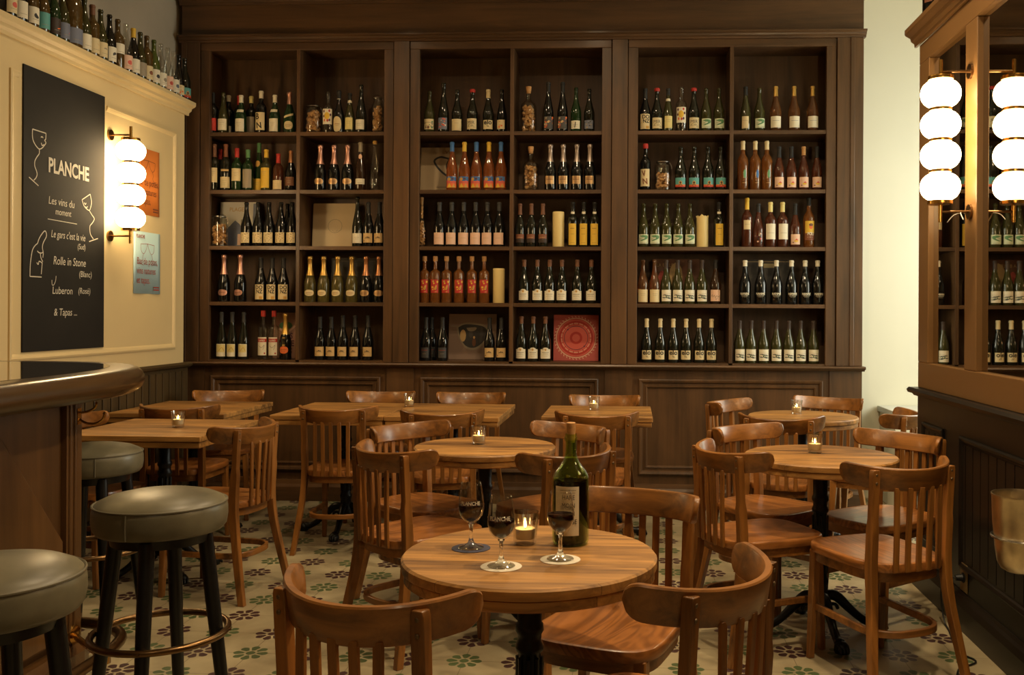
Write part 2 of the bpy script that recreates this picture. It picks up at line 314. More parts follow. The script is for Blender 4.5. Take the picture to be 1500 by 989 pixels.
BOTTLES = {
  (1,'L',1): [(-3.030,0,0.30,'redlabel'), (-2.954,0,0.30,'hockwhite'), (-2.954,0.09,0.30,'darkwhitecap'), (-2.879,0.1,0.30,'redcapback'), (-2.823,0,0.28,'greencollar'), (-2.781,0.08,0.29,'greyback'), (-2.676,0,0.31,'letters_bn'), (-2.575,0,0.28,'greencollar'), (-2.468,0,0.30,'sashchamp')],
  (1,'R',1): [(-2.186,0,0.30,'clearart'), (-2.107,0,0.31,'creamoval'), (-2.028,0,0.29,'yellowring'), (-1.945,0,0.35,'tallwhite')],
  (1,'L',2): [(-3.017,0,0.34,'browncapwhite'), (-3.014,0.09,0.32,'redcapback'), (-2.934,0,0.34,'redneckcream'), (-2.851,0,0.31,'bordeauxgreen'), (-2.771,0,0.30,'bordeauxgrey'), (-2.716,0.07,0.36,'medallion'), (-2.636,0,0.30,'bordeauxyellow'), (-2.548,0,0.27,'redsmall'), (-2.456,0,0.29,'coppercap')],
  (1,'R',2): [(-2.241,0,0.33,'champrose'), (-2.141,0,0.33,'champrose'), (-2.042,0,0.33,'champrose'), (-1.948,0,0.35,'ambertall'), (-1.844,0,0.36,'clearslim')],
  (1,'L',3): [(-2.779,0,0.32,'spots'), (-2.694,0,0.32,'spots'), (-2.613,0,0.32,'spots'), (-2.525,0,0.32,'spots'), (-2.511,0.09,0.32,'spots'), (-2.444,0,0.32,'spots')],
  (1,'R',3): [(-1.968,0,0.36,'tallwhite'), (-1.889,0,0.32,'mountain'), (-1.808,0,0.32,'mountain')],
  (1,'L',4): [(-2.943,0,0.34,'champpink'), (-2.822,0,0.34,'champpink'), (-2.671,0,0.32,'letters_donz'), (-2.588,0,0.32,'letters_donz'), (-2.506,0,0.32,'letters_donz')],
  (1,'R',4): [(-2.312,0,0.33,'champgold'), (-2.212,0,0.33,'champgold'), (-2.110,0,0.33,'champgold'), (-2.008,0,0.33,'champgold'), (-1.904,0,0.33,'champcopper'), (-1.810,0,0.33,'champcopper')],
  (1,'L',5): [(-2.958,0,0.34,'yellowwhite'), (-2.880,0,0.34,'yellowwhite'), (-2.795,0,0.34,'yellowwhite'), (-2.652,0,0.35,'spirit'), (-2.574,0,0.35,'spirit'), (-2.489,0,0.33,'champorange')],
  (1,'R',5): [(-2.236,0,0.31,'mountain'), (-2.154,0,0.31,'mountain'), (-2.070,0,0.32,'mountain'), (-1.981,0,0.32,'mountain'), (-1.887,0,0.32,'mountain')],
  (2,'L',1): [(-1.450,0,0.30,'speckle'), (-1.348,0,0.36,'redart'), (-1.251,0,0.31,'plainwhite'), (-1.141,0,0.31,'scribble'), (-1.028,0,0.31,'letters_elo'), (-0.930,0,0.31,'dotslabel')],
  (2,'R',1): [(-0.598,0,0.36,'tallart'), (-0.496,0,0.36,'tallart'), (-0.401,0,0.32,'greenwhite'), (-0.307,0,0.31,'bluelabel')],
  (2,'L',2): [(-1.286,0,0.35,'sunblue'), (-1.197,0,0.35,'sunyellow'), (-1.111,0,0.35,'sunblue'), (-1.021,0,0.35,'sunyellow'), (-0.935,0,0.35,'sunblue')],
  (2,'R',2): [(-0.581,0,0.33,'champsilver'), (-0.489,0,0.33,'champsilver'), (-0.392,0,0.33,'champsilver'), (-0.300,0,0.33,'champsilver')],
  (2,'L',3): [(-1.374,0,0.32,'blankpink'), (-1.286,0,0.32,'blankpink'), (-1.200,0,0.32,'blankpink'), (-1.114,0,0.32,'blankpink'), (-1.030,0,0.32,'blankpink'), (-0.945,0,0.32,'blankpink')],
  (2,'R',3): [(-0.796,0,0.31,'brownlabel'), (-0.715,0,0.31,'brownlabel'), (-0.633,0,0.31,'brownlabel'), (-0.419,0,0.32,'yellowtall'), (-0.341,0,0.32,'yellowtall'), (-0.264,0,0.32,'yellowtall')],
  (2,'L',4): [(-1.479,0,0.33,'amberspirit'), (-1.402,0,0.33,'amberspirit'), (-1.321,0,0.33,'amberspirit'), (-1.232,0,0.33,'amberspirit'), (-1.139,0,0.33,'amberspirit'), (-1.051,0,0.33,'amberspirit')],
  (2,'R',4): [(-0.764,0,0.31,'shield'), (-0.670,0,0.31,'shield'), (-0.582,0,0.31,'shield'), (-0.495,0,0.31,'shield'), (-0.385,0,0.31,'shield'), (-0.286,0,0.31,'shield')],
  (2,'L',5): [(-1.467,0,0.31,'darklabel'), (-1.446,0.09,0.31,'darklabel'), (-1.348,0,0.31,'darklabel'), (-1.010,0,0.31,'mountain'), (-0.926,0,0.31,'mountain')],
  (2,'R',5): [(-0.782,0,0.32,'shield'), (-0.697,0,0.32,'shield'), (-0.611,0,0.32,'shield')],
  (3,'L',1): [(0.090,0,0.31,'letters_donz'), (0.172,0,0.31,'scribble'), (0.251,0,0.31,'yellowring'), (0.345,0,0.32,'clearart'), (0.432,0,0.31,'scribble'), (0.518,0,0.31,'swoosh'), (0.609,0,0.31,'swoosh')],
  (3,'R',1): [(0.795,0,0.32,'narrowlabel'), (0.891,0,0.31,'swoosh'), (1.005,0,0.32,'rosegold'), (1.133,0,0.32,'rosegold'), (1.262,0,0.32,'rosegold')],
  (3,'L',2): [(0.094,0,0.33,'letters_vn'), (0.342,0,0.31,'teal'), (0.438,0,0.31,'teal'), (0.534,0,0.31,'teal'), (0.623,0,0.31,'teal')],
  (3,'R',2): [(0.778,0,0.35,'amberdot_green'), (0.864,0,0.35,'amberdot_blue'), (0.945,0,0.35,'amberdot_green'), (1.031,0,0.31,'pinkart'), (1.116,0,0.31,'pinkart'), (1.202,0,0.31,'pinkartgold'), (1.294,0,0.31,'pinkart')],
  (3,'L',3): [(0.082,0,0.31,'swoosh'), (0.164,0,0.31,'swoosh'), (0.245,0,0.31,'swoosh'), (0.327,0,0.31,'swoosh'), (0.408,0,0.31,'swoosh'), (0.613,0,0.32,'yellowtall')],
  (3,'R',3): [(0.809,0,0.35,'yellowcap'), (0.888,0,0.31,'floral'), (0.973,0,0.32,'rosewhite'), (1.057,0,0.32,'rosewhite'), (1.145,0,0.31,'pinkart'), (1.240,0,0.35,'poster_art')],
  (3,'L',4): [(0.080,0,0.31,'roseblank'), (0.161,0,0.31,'roseblank'), (0.243,0,0.31,'sketch'), (0.324,0,0.31,'sketch'), (0.409,0,0.31,'sketch'), (0.495,0,0.31,'sketch'), (0.591,0,0.31,'signature')],
  (3,'R',4): [(0.797,0,0.31,'whitetext'), (0.906,0,0.31,'whitetext'), (1.016,0,0.31,'whitetext'), (1.121,0,0.31,'whitetext'), (1.216,0,0.31,'whitetext'), (1.303,0,0.31,'whitetext')],
  (3,'L',5): [(0.108,0,0.31,'letters_elo'), (0.204,0,0.31,'letters_elo'), (0.296,0,0.31,'letters_elo'), (0.386,0,0.31,'letters_elo'), (0.477,0,0.31,'letters_elo'), (0.564,0,0.31,'letters_elo')],
  (3,'R',5): [(0.761,0,0.30,'sketch'), (0.842,0,0.30,'sketch'), (0.928,0,0.30,'sketch'), (1.018,0,0.30,'sketch'), (1.104,0,0.30,'sketch'), (1.187,0,0.30,'sketch'), (1.275,0,0.30,'sketch')],
}

# ------------------------------------------------------------------ room shell
def floor_material():
    m,nt,b=_new('patterned_cement_tiles'); N=nt.nodes; L=nt.links
    def mth(op,a,bb=None,c=None):
        n=N.new('ShaderNodeMath'); n.operation=op
        for i,x in enumerate((a,bb,c)):
            if x is None: continue
            if isinstance(x,(int,float)): n.inputs[i].default_value=x
            else: L.new(x,n.inputs[i])
        return n.outputs[0]
    tc=N.new('ShaderNodeTexCoord'); sp=N.new('ShaderNodeSeparateXYZ'); L.new(tc.outputs['Object'],sp.inputs[0])
    X,Y=sp.outputs[0],sp.outputs[1]
    u=mth('DIVIDE',mth('SUBTRACT',X,1.067),.2133)
    v=mth('DIVIDE',mth('SUBTRACT',mth('MULTIPLY_ADD',X,.037,Y),3.87),.2255)
    iu=mth('ROUND',u); iv=mth('ROUND',v)
    lu=mth('SUBTRACT',u,iu); lv=mth('SUBTRACT',v,iv)
    r=mth('SQRT',mth('ADD',mth('MULTIPLY',lu,lu),mth('MULTIPLY',lv,lv)))
    th=mth('ADD',mth('ARCTAN2',lv,lu),PI/8)
    seg=PI/4
    a=mth('SUBTRACT',mth('MODULO',mth('ADD',th,4*PI),seg),seg/2)   # angle from the petal axis
    ab=mth('ABSOLUTE',a)
    lat=mth('MULTIPLY',r,mth('SINE',mth('SUBTRACT',seg/2,ab)))        # distance from the gap line
    tip=mth('SUBTRACT',.325,mth('MULTIPLY',mth('MULTIPLY',ab,ab),.62))
    petal=mth('MULTIPLY',mth('GREATER_THAN',lat,.02),mth('MULTIPLY',mth('LESS_THAN',r,tip),mth('GREATER_THAN',r,.125)))
    eye=mth('LESS_THAN',r,.085)
    fl=mth('MAXIMUM',petal,eye)
    par=mth('FLOORED_MODULO',mth('ADD',iu,iv),2.0); par=mth('GREATER_THAN',mth('ABSOLUTE',mth('SUBTRACT',par,1.0)),.5)
    gr=mth('MINIMUM',mth('ABSOLUTE',lu),mth('ABSOLUTE',lv)); gr=mth('LESS_THAN',gr,.0065)
    def mix(f,ca,cb):
        n=N.new('ShaderNodeMix'); n.data_type='RGBA'; L.new(f,n.inputs['Factor'])
        for k,c in (('A',ca),('B',cb)):
            if isinstance(c,tuple): n.inputs[k].default_value=c
            else: L.new(c,n.inputs[k])
        return n.outputs['Result']
    nz=N.new('ShaderNodeTexNoise'); nz.inputs['Scale'].default_value=3.5; nz.inputs['Detail'].default_value=6; L.new(tc.outputs['Object'],nz.inputs['Vector'])
    cr=N.new('ShaderNodeValToRGB'); cr.color_ramp.elements[0].position=.3; cr.color_ramp.elements[1].position=.7
    cr.color_ramp.elements[0].color=lin((136,122,94))+(1,); cr.color_ramp.elements[1].color=lin((180,166,132))+(1,); L.new(nz.outputs['Fac'],cr.inputs[0])
    flc=mix(par,lin((76,90,56))+(1,),lin((66,42,40))+(1,))
    c=mix(gr,cr.outputs[0],lin((112,100,76))+(1,)); c=mix(fl,c,flc); L.new(c,b.inputs['Base Color'])
    b.inputs['Roughness'].default_value=.42
    return m

mb=MB(); mb.box(-3.6,-3.2,-.1,3.4,7.3,0); struct(mb.build('floor',floor_material(),smooth=False))
mb=MB(); mb.box(-3.6,-3.2,3.75,3.4,7.3,3.85); struct(mb.build('ceiling',M['ceiling'],smooth=False))
mb=MB(); mb.box(-3.6,7.10,0,3.4,7.25,3.75); struct(mb.build('wall_back',M['white_wall'],smooth=False))
mb=MB(); mb.box(-3.5,-3.2,0,-3.27,7.10,3.75); struct(mb.build('wall_left',M['plaster'],smooth=False))
mb=MB(); mb.box(-3.6,-3.2,0,3.4,-3.0,3.75); struct(mb.build('wall_front',M['plaster'],smooth=False))

def frame_mould(mb,fn,u0,v0,u1,v1,prof,mat=0):
    """mitred moulding round a rectangle; prof = [(inset,height)...]; fn(u,v,h) -> 3D"""
    rings=[]
    for cu,cv,su,sv in ((u0,v0,1,1),(u1,v0,-1,1),(u1,v1,-1,-1),(u0,v1,1,-1)):
        rings.append([fn(cu+su*d,cv+sv*d,h) for d,h in prof])
    mb.rings(rings,mat,closed=True)

# left wall: cream panelling above a dark boarded dado
XL=-3.09
mb=MB(); mb.box(-3.265,-1.2,.99,XL,6.46,2.70)
fnL=lambda u,v,h:(XL+h,u,v)
MOULD=[(0,0),(0,.009),(.010,.012),(.022,.008),(.030,.003),(.034,0)]
pts=[(5.475,2.55,-1,-1),(6.33,2.55,-1,-1),(6.33,1.09,-1,1),(4.60,1.09,1,1),(4.60,2.55,1,-1),(4.672,2.55,1,-1)]
rings=[]
for k,(cu,cv,su,sv) in enumerate(pts):
    ends=k in (0,len(pts)-1)
    rings.append([fnL(cu+(0 if ends else su*d),cv+sv*d,h) for d,h in MOULD])
mb.rings(rings)
frame_mould(mb,fnL,2.60,1.09,4.42,2.55,MOULD)
o=mb.build('wall_panelling_left',M['cream'],smooth=False,recalc=True); struct(o)
def cornice(name,x,s,y0,y1,z,mat):
    prof=[(0,0),(.012,0),(.014,.018),(.030,.030),(.034,.046),(.056,.058),(.062,.066),(.062,.088),(.0,.09)]
    mb=MB(); mb.rings([[(x+s*a,y,z+b) for a,b in prof] for y in (y0,y1)])
    if True:
        top=[(x+s*.0,0),( x-s*.17,0)]
        mb.box(min(x,x-s*.165),y0,z+.05,max(x,x-s*.165),y1-.002,z+.0899)
    return struct(mb.build(name,mat,smooth=False))
cornice('trim_1',XL,1,-1.2,6.50,2.70,M['cream'])
mb=MB()
mb.box(-3.265,-1.2,.12,-3.105,6.56,.95)
y=-1.2
while y<6.5:
    mb.box(-3.105,y+.007,.14,-3.094,min(y+.083,6.56),.93); y+=.09
struct(mb.build('wall_dado_left',M['dado'],smooth=False,bevel=.002))
mb=MB(); mb.rings([[(-3.26+a,y,.95+b) for a,b in ((0,0),(.165,0),(.185,.012),(.19,.026),(.18,.04),(0,.04))] for y in (-1.2,6.56)]); struct(mb.build('trim_2',M['dado_y'],smooth=False))
mb=MB(); mb.rings([[(-3.26+a,y,b) for a,b in ((0,0),(.185,0),(.185,.10),(.165,.13),(0,.13))] for y in (-1.2,6.56)]); struct(mb.build('baseboard_left',M['black_y'],smooth=False))

# right wall: black dado, brown frame holding mirrors, cornice
XR=1.44; YE=4.88
mb=MB(); mb.box(1.62,-3.0,0,1.78,YE,3.75); struct(mb.build('wall_right',M['plaster'],smooth=False))
mb=MB(); mb.box(XR,-1.2,.12,1.615,YE,.94)
fnR=lambda u,v,h:(XR-h,u,v)
for a,b in ((4.47,4.78),(3.35,4.24),(2.2,3.13),(1.0,1.98)):
    frame_mould(mb,fnR,a,.25,b,.82,[(0,0),(0,.010),(.008,.014),(.020,.008),(.026,0)])
    y=a+.035
    while y<b-.05:
        mb.box(XR-.004,y+.004,.285,XR,min(y+.084,b-.035),.785); y+=.088
struct(mb.build('wall_dado_right',M['black_z'],smooth=False))
mb=MB(); mb.rings([[(1.615-a,y,.94+b) for a,b in ((0,0),(.185,0),(.195,.012),(.215,.016),(.222,.03),(.21,.042),(0,.042))] for y in (-1.2,YE+.035)]); struct(mb.build('trim_3',M['black_y'],smooth=False))
mb=MB(); mb.rings([[(1.615-a,y,b) for a,b in ((0,0),(.205,0),(.205,.10),(.195,.125),(.185,.135),(.18,.15),(0,.15))] for y in (-1.2,YE+.02)]); struct(mb.build('baseboard_right',M['black_y'],smooth=False))
mb=MB()
Z0,Z1=.982,2.70
yb=[YE,4.725,4.215,4.075,2.35,2.2,.5,-1.2]
mb.box(XR,-1.2,Z0,1.615,YE,1.11); mb.box(XR,-1.2,2.60,1.615,YE,Z1)
for a,b in ((4.725,YE),(4.075,4.215),(2.2,2.35),(-1.2,.5)): mb.box(XR,a,1.11,1.615,b,2.60)
mb.box(1.49,-1.2,1.11,1.615,YE,2.60)
struct(mb.build('wall_mirror_surround',M['taupe'],smooth=False,bevel=.004))
cornice('trim_4',XR,-1,-1.2,YE+.045,2.70,M['taupe'])
for k,(a,b,lab) in enumerate(((4.215,4.725,'narrow tall mirror in brown frame, between lamp bracket and end of wall'),(2.35,4.075,'wide mirror in brown frame, cut by the picture edge, reflecting a lit lamp'))):
    mb=MB(); mb.box(1.466,a+.001,1.111,1.489,b-.001,2.599)
    tag(mb.build('wall_mirror',M['mirror'],smooth=False),lab,'mirror')

# niche beyond the right wall with the daylight window
mb=MB(); mb.box(1.78,4.76,0,3.2,YE,3.75); struct(mb.build('wall_niche_front',M['white_wall'],smooth=False))
mb=MB()
mb.box(3.2,4.76,0,3.36,7.10,.85); mb.box(3.2,4.76,2.95,3.36,7.10,3.75); mb.box(3.2,4.76,.85,3.36,5.15,2.95); mb.box(3.2,6.85,.85,3.36,7.10,2.95)
struct(mb.build('wall_niche_right',M['white_wall'],smooth=False))
w=empty('window_1',(3.28,6.0,.85)); struct(w)
mb=MB()
for a,b,c,d in ((-.85,0,.85,.06),(-.85,2.04,.85,2.1),(-.85,.06,-.79,2.04),(.79,.06,.85,2.04),(-.03,.06,.03,2.04),(-.79,1.3,-.03,1.35),(.03,1.3,.79,1.35)): mb.box(-.03,a,b,.03,c,d)
mb.build('window_frame',plain('white_window_paint',(220,216,200),rough=.5),w,smooth=False)
mb=MB(); mb.box(-.004,-.79,.06,.004,.79,2.04); mb.build('pane',thin_glass('window_pane_glass',(.97,.98,.97)),w,smooth=False)
# pale stone-topped ledge along the cream wall of the niche
e=empty('window_bench',(2.35,6.86,0)); tag(e,'pale grey topped low ledge against the cream wall behind the wall end','bench')
mb=MB(); mb.box(-.55,-.2,.64,.7,.23,.68); mb.build('bench_top',M['stone'],e,smooth=False,bevel=.004)
mb=MB(); mb.box(-.53,-.18,0,.68,.23,.64); mb.build('bench_body',M['white_wall'],e,smooth=False)

# ------------------------------------------------------------------ built-in bookcase
bk=empty('bookcase',(0,0,0)); tag(bk,'dark walnut built-in bookcase covering the back wall, three bays of shelves over panelled base','bookcase')
YF=6.70
BAYS=[(-3.02,-1.76,-2.379),(-1.506,-.215,-.849),(.038,1.343,.691)]
OZ0,OZ1=.998,3.207
SHZ=[None,2.624,2.211,1.811,1.412,.998]
def bpart(mb,name,mat,**k): return mb.build(name,mat,bk,smooth=False,**k)
# frame stiles and pilasters
edges=[(-3.225,-3.02),(-1.76,-1.506),(-.215,.038),(1.343,1.595)]
for i,(a,b) in enumerate(edges):
    for s in (0,1):
        if (i==0 and s==0) or (i==3 and s==1): continue
        x0,x1=((a,a+.068) if s==0 else (b-.068,b))
        mb=MB(); mb.box(x0,YF,OZ0-.012,x1,YF+.035,OZ1); bpart(mb,'stile',M['dark_z'],bevel=.003)
    x0=a+(0 if i==0 else .072); x1=b-(0 if i==3 else .072)
    mb=MB(); mb.box(x0,YF-.012,OZ0-.012,x1,YF+.035,3.262)
    if i in (0,3): mb.box(x0+(.04 if i==0 else .09),YF-.02,OZ0-.012,x1-(.09 if i==0 else .06),YF-.012,3.262)
    bpart(mb,'pilaster',M['dark_z'],bevel=.003)
for (a,b,d) in BAYS:
    mb=MB(); mb.box(a-.068,YF,OZ1,b+.068,YF+.035,3.262); bpart(mb,'top_rail',M['dark_x'],bevel=.003)
    mb=MB(); mb.box(a-.075,YF+.036,OZ0-.03,a-.06,7.03,3.25); mb.box(b+.06,YF+.036,OZ0-.03,b+.075,7.03,3.25); mb.box(a-.06,YF+.036,3.225,b+.06,7.03,3.25); bpart(mb,'carcass',M['dark_in'])
    mb=MB(); mb.box(a-.075,7.03,OZ0-.03,b+.075,7.05,3.25); bpart(mb,'back_panel',M['dark_in'])
    mb=MB(); mb.box(d-.013,YF+.004,OZ0,d+.013,7.03,3.22); bpart(mb,'divider',M['dark_z'],bevel=.002)
    for r in range(1,6):
        for (p,q) in ((a-.0595,d-.0132),(d+.0132,b+.0595)):
            mb=MB(); mb.box(p,YF+.037,SHZ[r]-.026,q,7.03,SHZ[r])
            pp=max(p,a+.0005); qq=min(q,b-.0005)
            mb.box(pp,YF+.006,SHZ[r]-.026,qq,YF+.0369,SHZ[r]); bpart(mb,'shelf',M['dark_x'])
def hmould(name,prof,z,x0=-3.24,x1=1.61,mat='dark_x'):
    mb=MB(); mb.rings([[(x,YF-a,z+b) for a,b in prof] for x in (x0,x1)]); return bpart(mb,name,M[mat])
hmould('picture_rail',[(-.03,0),(.014,0),(.016,.012),(.03,.018),(.034,.03),(.05,.036),(.05,.048),(-.03,.048)],3.262)
mb=MB(); mb.box(-3.225,YF-.004,3.31,1.595,YF+.03,3.53); bpart(mb,'frieze',M['dark_x'])
hmould('crown',[(-.03,0),(.01,0),(.014,.02),(.05,.05),(.055,.08),(.08,.09),(.08,.12),(-.03,.12)],3.53)
hmould('ledge',[(-.03,0),(.02,0),(.026,.010),(.05,.014),(.056,.024),(.05,.034),(-.03,.036)],.950)
mb=MB(); mb.box(-3.225,YF+.012,.15,1.595,YF+.05,.950)
for i,(a,b) in enumerate(edges):
    mb.box(a+(.03 if i else 0),YF-.004,.15,b-(.03 if i<3 else 0),YF+.012,.950)
fnB=lambda u,v,h:(u,YF+.012-h,v)
for (a,b,d) in BAYS:
    frame_mould(mb,fnB,a+.015,.215,b-.015,.885,[(0,0),(0,.018),(.008,.024),(.022,.020),(.030,.008),(.046,.008),(.050,.014),(.058,.012),(.064,0)])
bpart(mb,'base_panelling',M['dark_z'])
hmould('plinth',[(-.04,0),(.022,0),(.022,.10),(.014,.12),(.010,.15),(-.04,.15)],0)

# ------------------------------------------------------------------ chairs
def rail_pt(t): return (.230*math.sin(t), -.045-.230*math.cos(t))
def make_chair():
    root=empty('bentwood_chair')
    # seat: saddle-shaped board with rounded corners
    def outline(t):
        c,s=math.cos(t),math.sin(t); e=.55 if math.sin(t)>0 else .56
        x=math.copysign(abs(c)**e,c); y=math.copysign(abs(s)**e,s)
        w=.188+.012*y
        return x*w, (-.006+y*(.206 if y>0 else .248))
    mb=MB(); n=48; rings=[]
    def ring(k,z,dish=True):
        out=[]
        for i in range(n):
            t=2*PI*i/n; x,y=outline(t); x*=k; y=(y+.006)*k-.006
            zz=z
            if dish: zz=z-.010*(1-k**2.2)-.003*math.cos(x*18)*(1-k)
            out.append((x,y,zz))
        return out
    rings=[ring(1.0,.430,False),ring(1.006,.437,False),ring(1.006,.452,False),ring(.995,.459,False),ring(.965,.4615,False)]+[ring(k,.462) for k in (.9,.75,.55,.35,.15)]
    mb.rings(rings); mb.build('seat',M['chair_seat'],root,angle=50)
    # seat ring under the board
    mb=MB(); a=[outline(2*PI*i/n) for i in range(n)]
    r0=[(x*.93,(y+.006)*.93-.006) for x,y in a]; r1=[(x*.84,(y+.006)*.84-.006) for x,y in a]
    rr=[[(x,y,.392) for x,y in r0],[(x,y,.43) for x,y in r0],[(x,y,.43) for x,y in r1],[(x,y,.392) for x,y in r1]]
    mb.rings(rr,closed=True); mb.build('seat_frame',M['chair_x'],root,angle=50)
    # back posts running down into sabre rear legs
    for s in (-1,1):
        keys=[(.207,-.280,0),(.188,-.248,.16),(.169,-.220,.32),(.1635,-.208,.45),(.1640,-.216,.60),(.1650,-.2235,.72),(.1655,-.2285,.797)]
        pts=spline(keys,26); rings=[]
        for p in pts:
            z=p.z; hw=.0130+.0025*min(1,z/.4); hd=.0150+.0040*max(0,1-abs(z-.45)/.45)
            if z>.62: hd=.0130
            hd*=1
            cc=.25
            if z>.783: hw*=1-.25*((z-.783)/.015)**2
            q=[]
            for dx,dy in ((-1,-1),(1,-1),(1,1),(-1,1)): q.append((s*(p.x)+dx*hw,p.y+dy*hd,z))
            rings.append(q)
        mb=MB(); mb.rings(rings)
        for zz in (.780,.750):
            y0=-.2265-.0128; mb.tube([(s*.1655,y0-.0025,zz),(s*.1655,y0+.002,zz)],.0055,8,1)
        mb.build('back_post',[M['chair_z'],M['screw']],root,bevel=.004,angle=50)
    # bent top rail
    mb=MB(); rings=[]; N=90; T=math.radians(75)
    for i in range(N+1):
        t=-T+2*T*i/N; x,y=rail_pt(t); 
        (xa,ya),(xb,yb)=rail_pt(t-.03),rail_pt(t+.03); tx,ty=xb-xa,yb-ya; l=math.hypot(tx,ty); nx,ny=ty/l,-tx/l      # outward normal (backwards)
        d=(1-abs(t)/T)*.30                      # distance from the tip along the arc (m, roughly)
        k=1.0
        if d<.042: k=math.sqrt(max(0,1-((.042-d)/.042)**2))*.85+.15
        zc=.761+.021*(y+.275)/.17; h=.0395*k; th=.0095*(.55+.45*min(1,d/.012)) ; b=.004
        lean=.006
        prof=[(-th,-h+b),(-th+b*.8,-h),(th-b*.8,-h),(th,-h+b),(th,h-b),(th-b*.8,h),(-th+b*.8,h),(-th,h-b)]
        rings.append([(x+nx*(a+lean*(v/.0395)),y+ny*(a+lean*(v/.0395)),zc+v) for a,v in prof])
    mb.rings(rings); mb.build('top_rail',M['chair_x'],root,angle=38)
    # five flat slats
    for x in (-.092,-.046,0,.046,.092):
        t=math.asin(x/.230); _,yt=rail_pt(t); yb=-.2595+.9*x*x
        pts=spline([(x,yb,.432),(x,yb-.004,.55),(x,yt-.001,.735)],8)
        mb=MB(); mb.rings([[(p.x+dx*.0105,p.y+dy*.0055,p.z) for dx,dy in ((-1,-1),(1,-1),(1,1),(-1,1))] for p in pts])
        mb.build('slat',M['chair_z'],root,bevel=.002)
    for s in (-1,1):
        mb=MB(); mb.rings([[(s*x+dx*h,y+dy*h,z) for dx,dy in ((-1,-1),(1,-1),(1,1),(-1,1))] for x,y,z,h in ((.165,.165,0,.0125),(.159,.155,.25,.0155),(.153,.146,.43,.0185))])
        mb.build('front_leg',M['chair_z'],root,bevel=.004)
    # bent U stretcher
    path=[(.151,.150)]+[(.151,.10),(.150,0)]
    for i in range(21):
        t=PI*i/20; c,sn=math.cos(t),math.sin(t); path.append((.150*math.copysign(abs(c)**.75,c),-.10-.142*abs(sn)**.75))
    path+=[(-.150,0),(-.151,.10),(-.151,.150)]
    rings=[]
    P2=[Vector((a,b)) for a,b in path]
    for i,p in enumerate(P2):
        d=(P2[min(i+1,len(P2)-1)]-P2[max(i-1,0)]).normalized(); nn=Vector((-d.y,d.x))
        rings.append([(p.x+nn.x*a,p.y+nn.y*a,.205+b) for a,b in ((-.009,-.013),(.009,-.013),(.009,.013),(-.009,.013))])
    mb=MB(); mb.rings(rings); mb.build('stretcher',M['chair_x'],root,bevel=.003,angle=50)
    return root
CHAIRS=[ # x, y, heading, label
 (-0.455,2.030,337.8,'wooden slat-back chair nearest the camera, back towards it, tucked left of the wine-glass table','front'),
 (0.028,2.140,54.9,'wooden slat-back chair right of the wine-glass table, bent rail curving away, low in picture','front'),
 (-0.060,2.725,159.0,'wooden slat-back chair behind the tall green bottle, seat facing the camera','front'),
 (-0.845,3.910,319.2,'wooden slat-back chair behind left of the wine-glass table, back to camera, at middle round table','mid'),
 (-0.940,4.420,231.6,'wooden slat-back chair at far left of middle round table, turned towards camera','mid'),
 (-0.390,4.440,140.0,'wooden slat-back chair at far right of middle round table, turned towards camera','mid'),
 (-0.355,3.860,44.8,'wooden slat-back chair right behind the green bottle, back to camera, at middle round table','mid'),
 (0.550,3.960,295.7,'wooden slat-back chair at near left of right-hand round table, seat facing right','right'),
 (0.655,4.475,223.6,'wooden slat-back chair at far left of right-hand round table, inner rail showing','right'),
 (1.090,4.280,127.4,'wooden slat-back chair at far right of right-hand round table, by the black dado','right'),
 (0.924,3.700,23.4,'big wooden slat-back chair at near right of right-hand round table, whole back showing','right'),
 (0.745,5.835,239.5,'wooden slat-back chair left of small rear round table, close to the bookcase','rear'),
 (0.830,5.235,344.0,'wooden slat-back chair in front of small rear round table, back to camera','rear'),
 (1.195,6.070,150.0,'wooden slat-back chair behind small rear round table, facing camera below shelves','rear'),
 (1.320,5.425,65.5,'wooden slat-back chair half hidden by wall end, against the pale cream wall','rear'),
 (-2.012,4.530,80.9,'wooden slat-back chair at right of left candle table, side on, between stool and tables','left'),
 (-2.573,5.455,2.0,'wooden slat-back chair between the two left square tables, back to camera','left'),
 (-2.660,6.150,193.0,'wooden slat-back chair at far left corner, behind the rear square table','left'),
 (-2.700,4.690,258.0,'wooden slat-back chair by the left dado, seen past the bar corner post','left'),
 (-1.660,5.475,1.0,'wooden slat-back chair at left front of long table, full back and splayed legs showing','long'),
 (-1.055,5.310,11.6,'wooden slat-back chair at right front of long table, back to camera','long'),
 (-1.660,6.180,183.0,'wooden slat-back chair behind left half of long table, only its rail showing','long'),
 (-1.055,6.160,181.0,'wooden slat-back chair behind right half of long table, only its rail showing','long'),
 (-0.189,5.310,1.9,'wooden slat-back chair in front of small square table, back to camera, below pink album','small'),
 (-0.172,6.050,179.5,'wooden slat-back chair behind small square table, only its rail showing above candle','small'),
]
chair0=make_chair()
for i,(x,y,a,lab,g) in enumerate(CHAIRS):
    c=chair0 if i==0 else copy_tree(chair0)
    c.location=(x,y,0); c.rotation_euler=(0,0,math.radians(a))
    tag(c,lab,'chair','bentwood slat-back chairs')

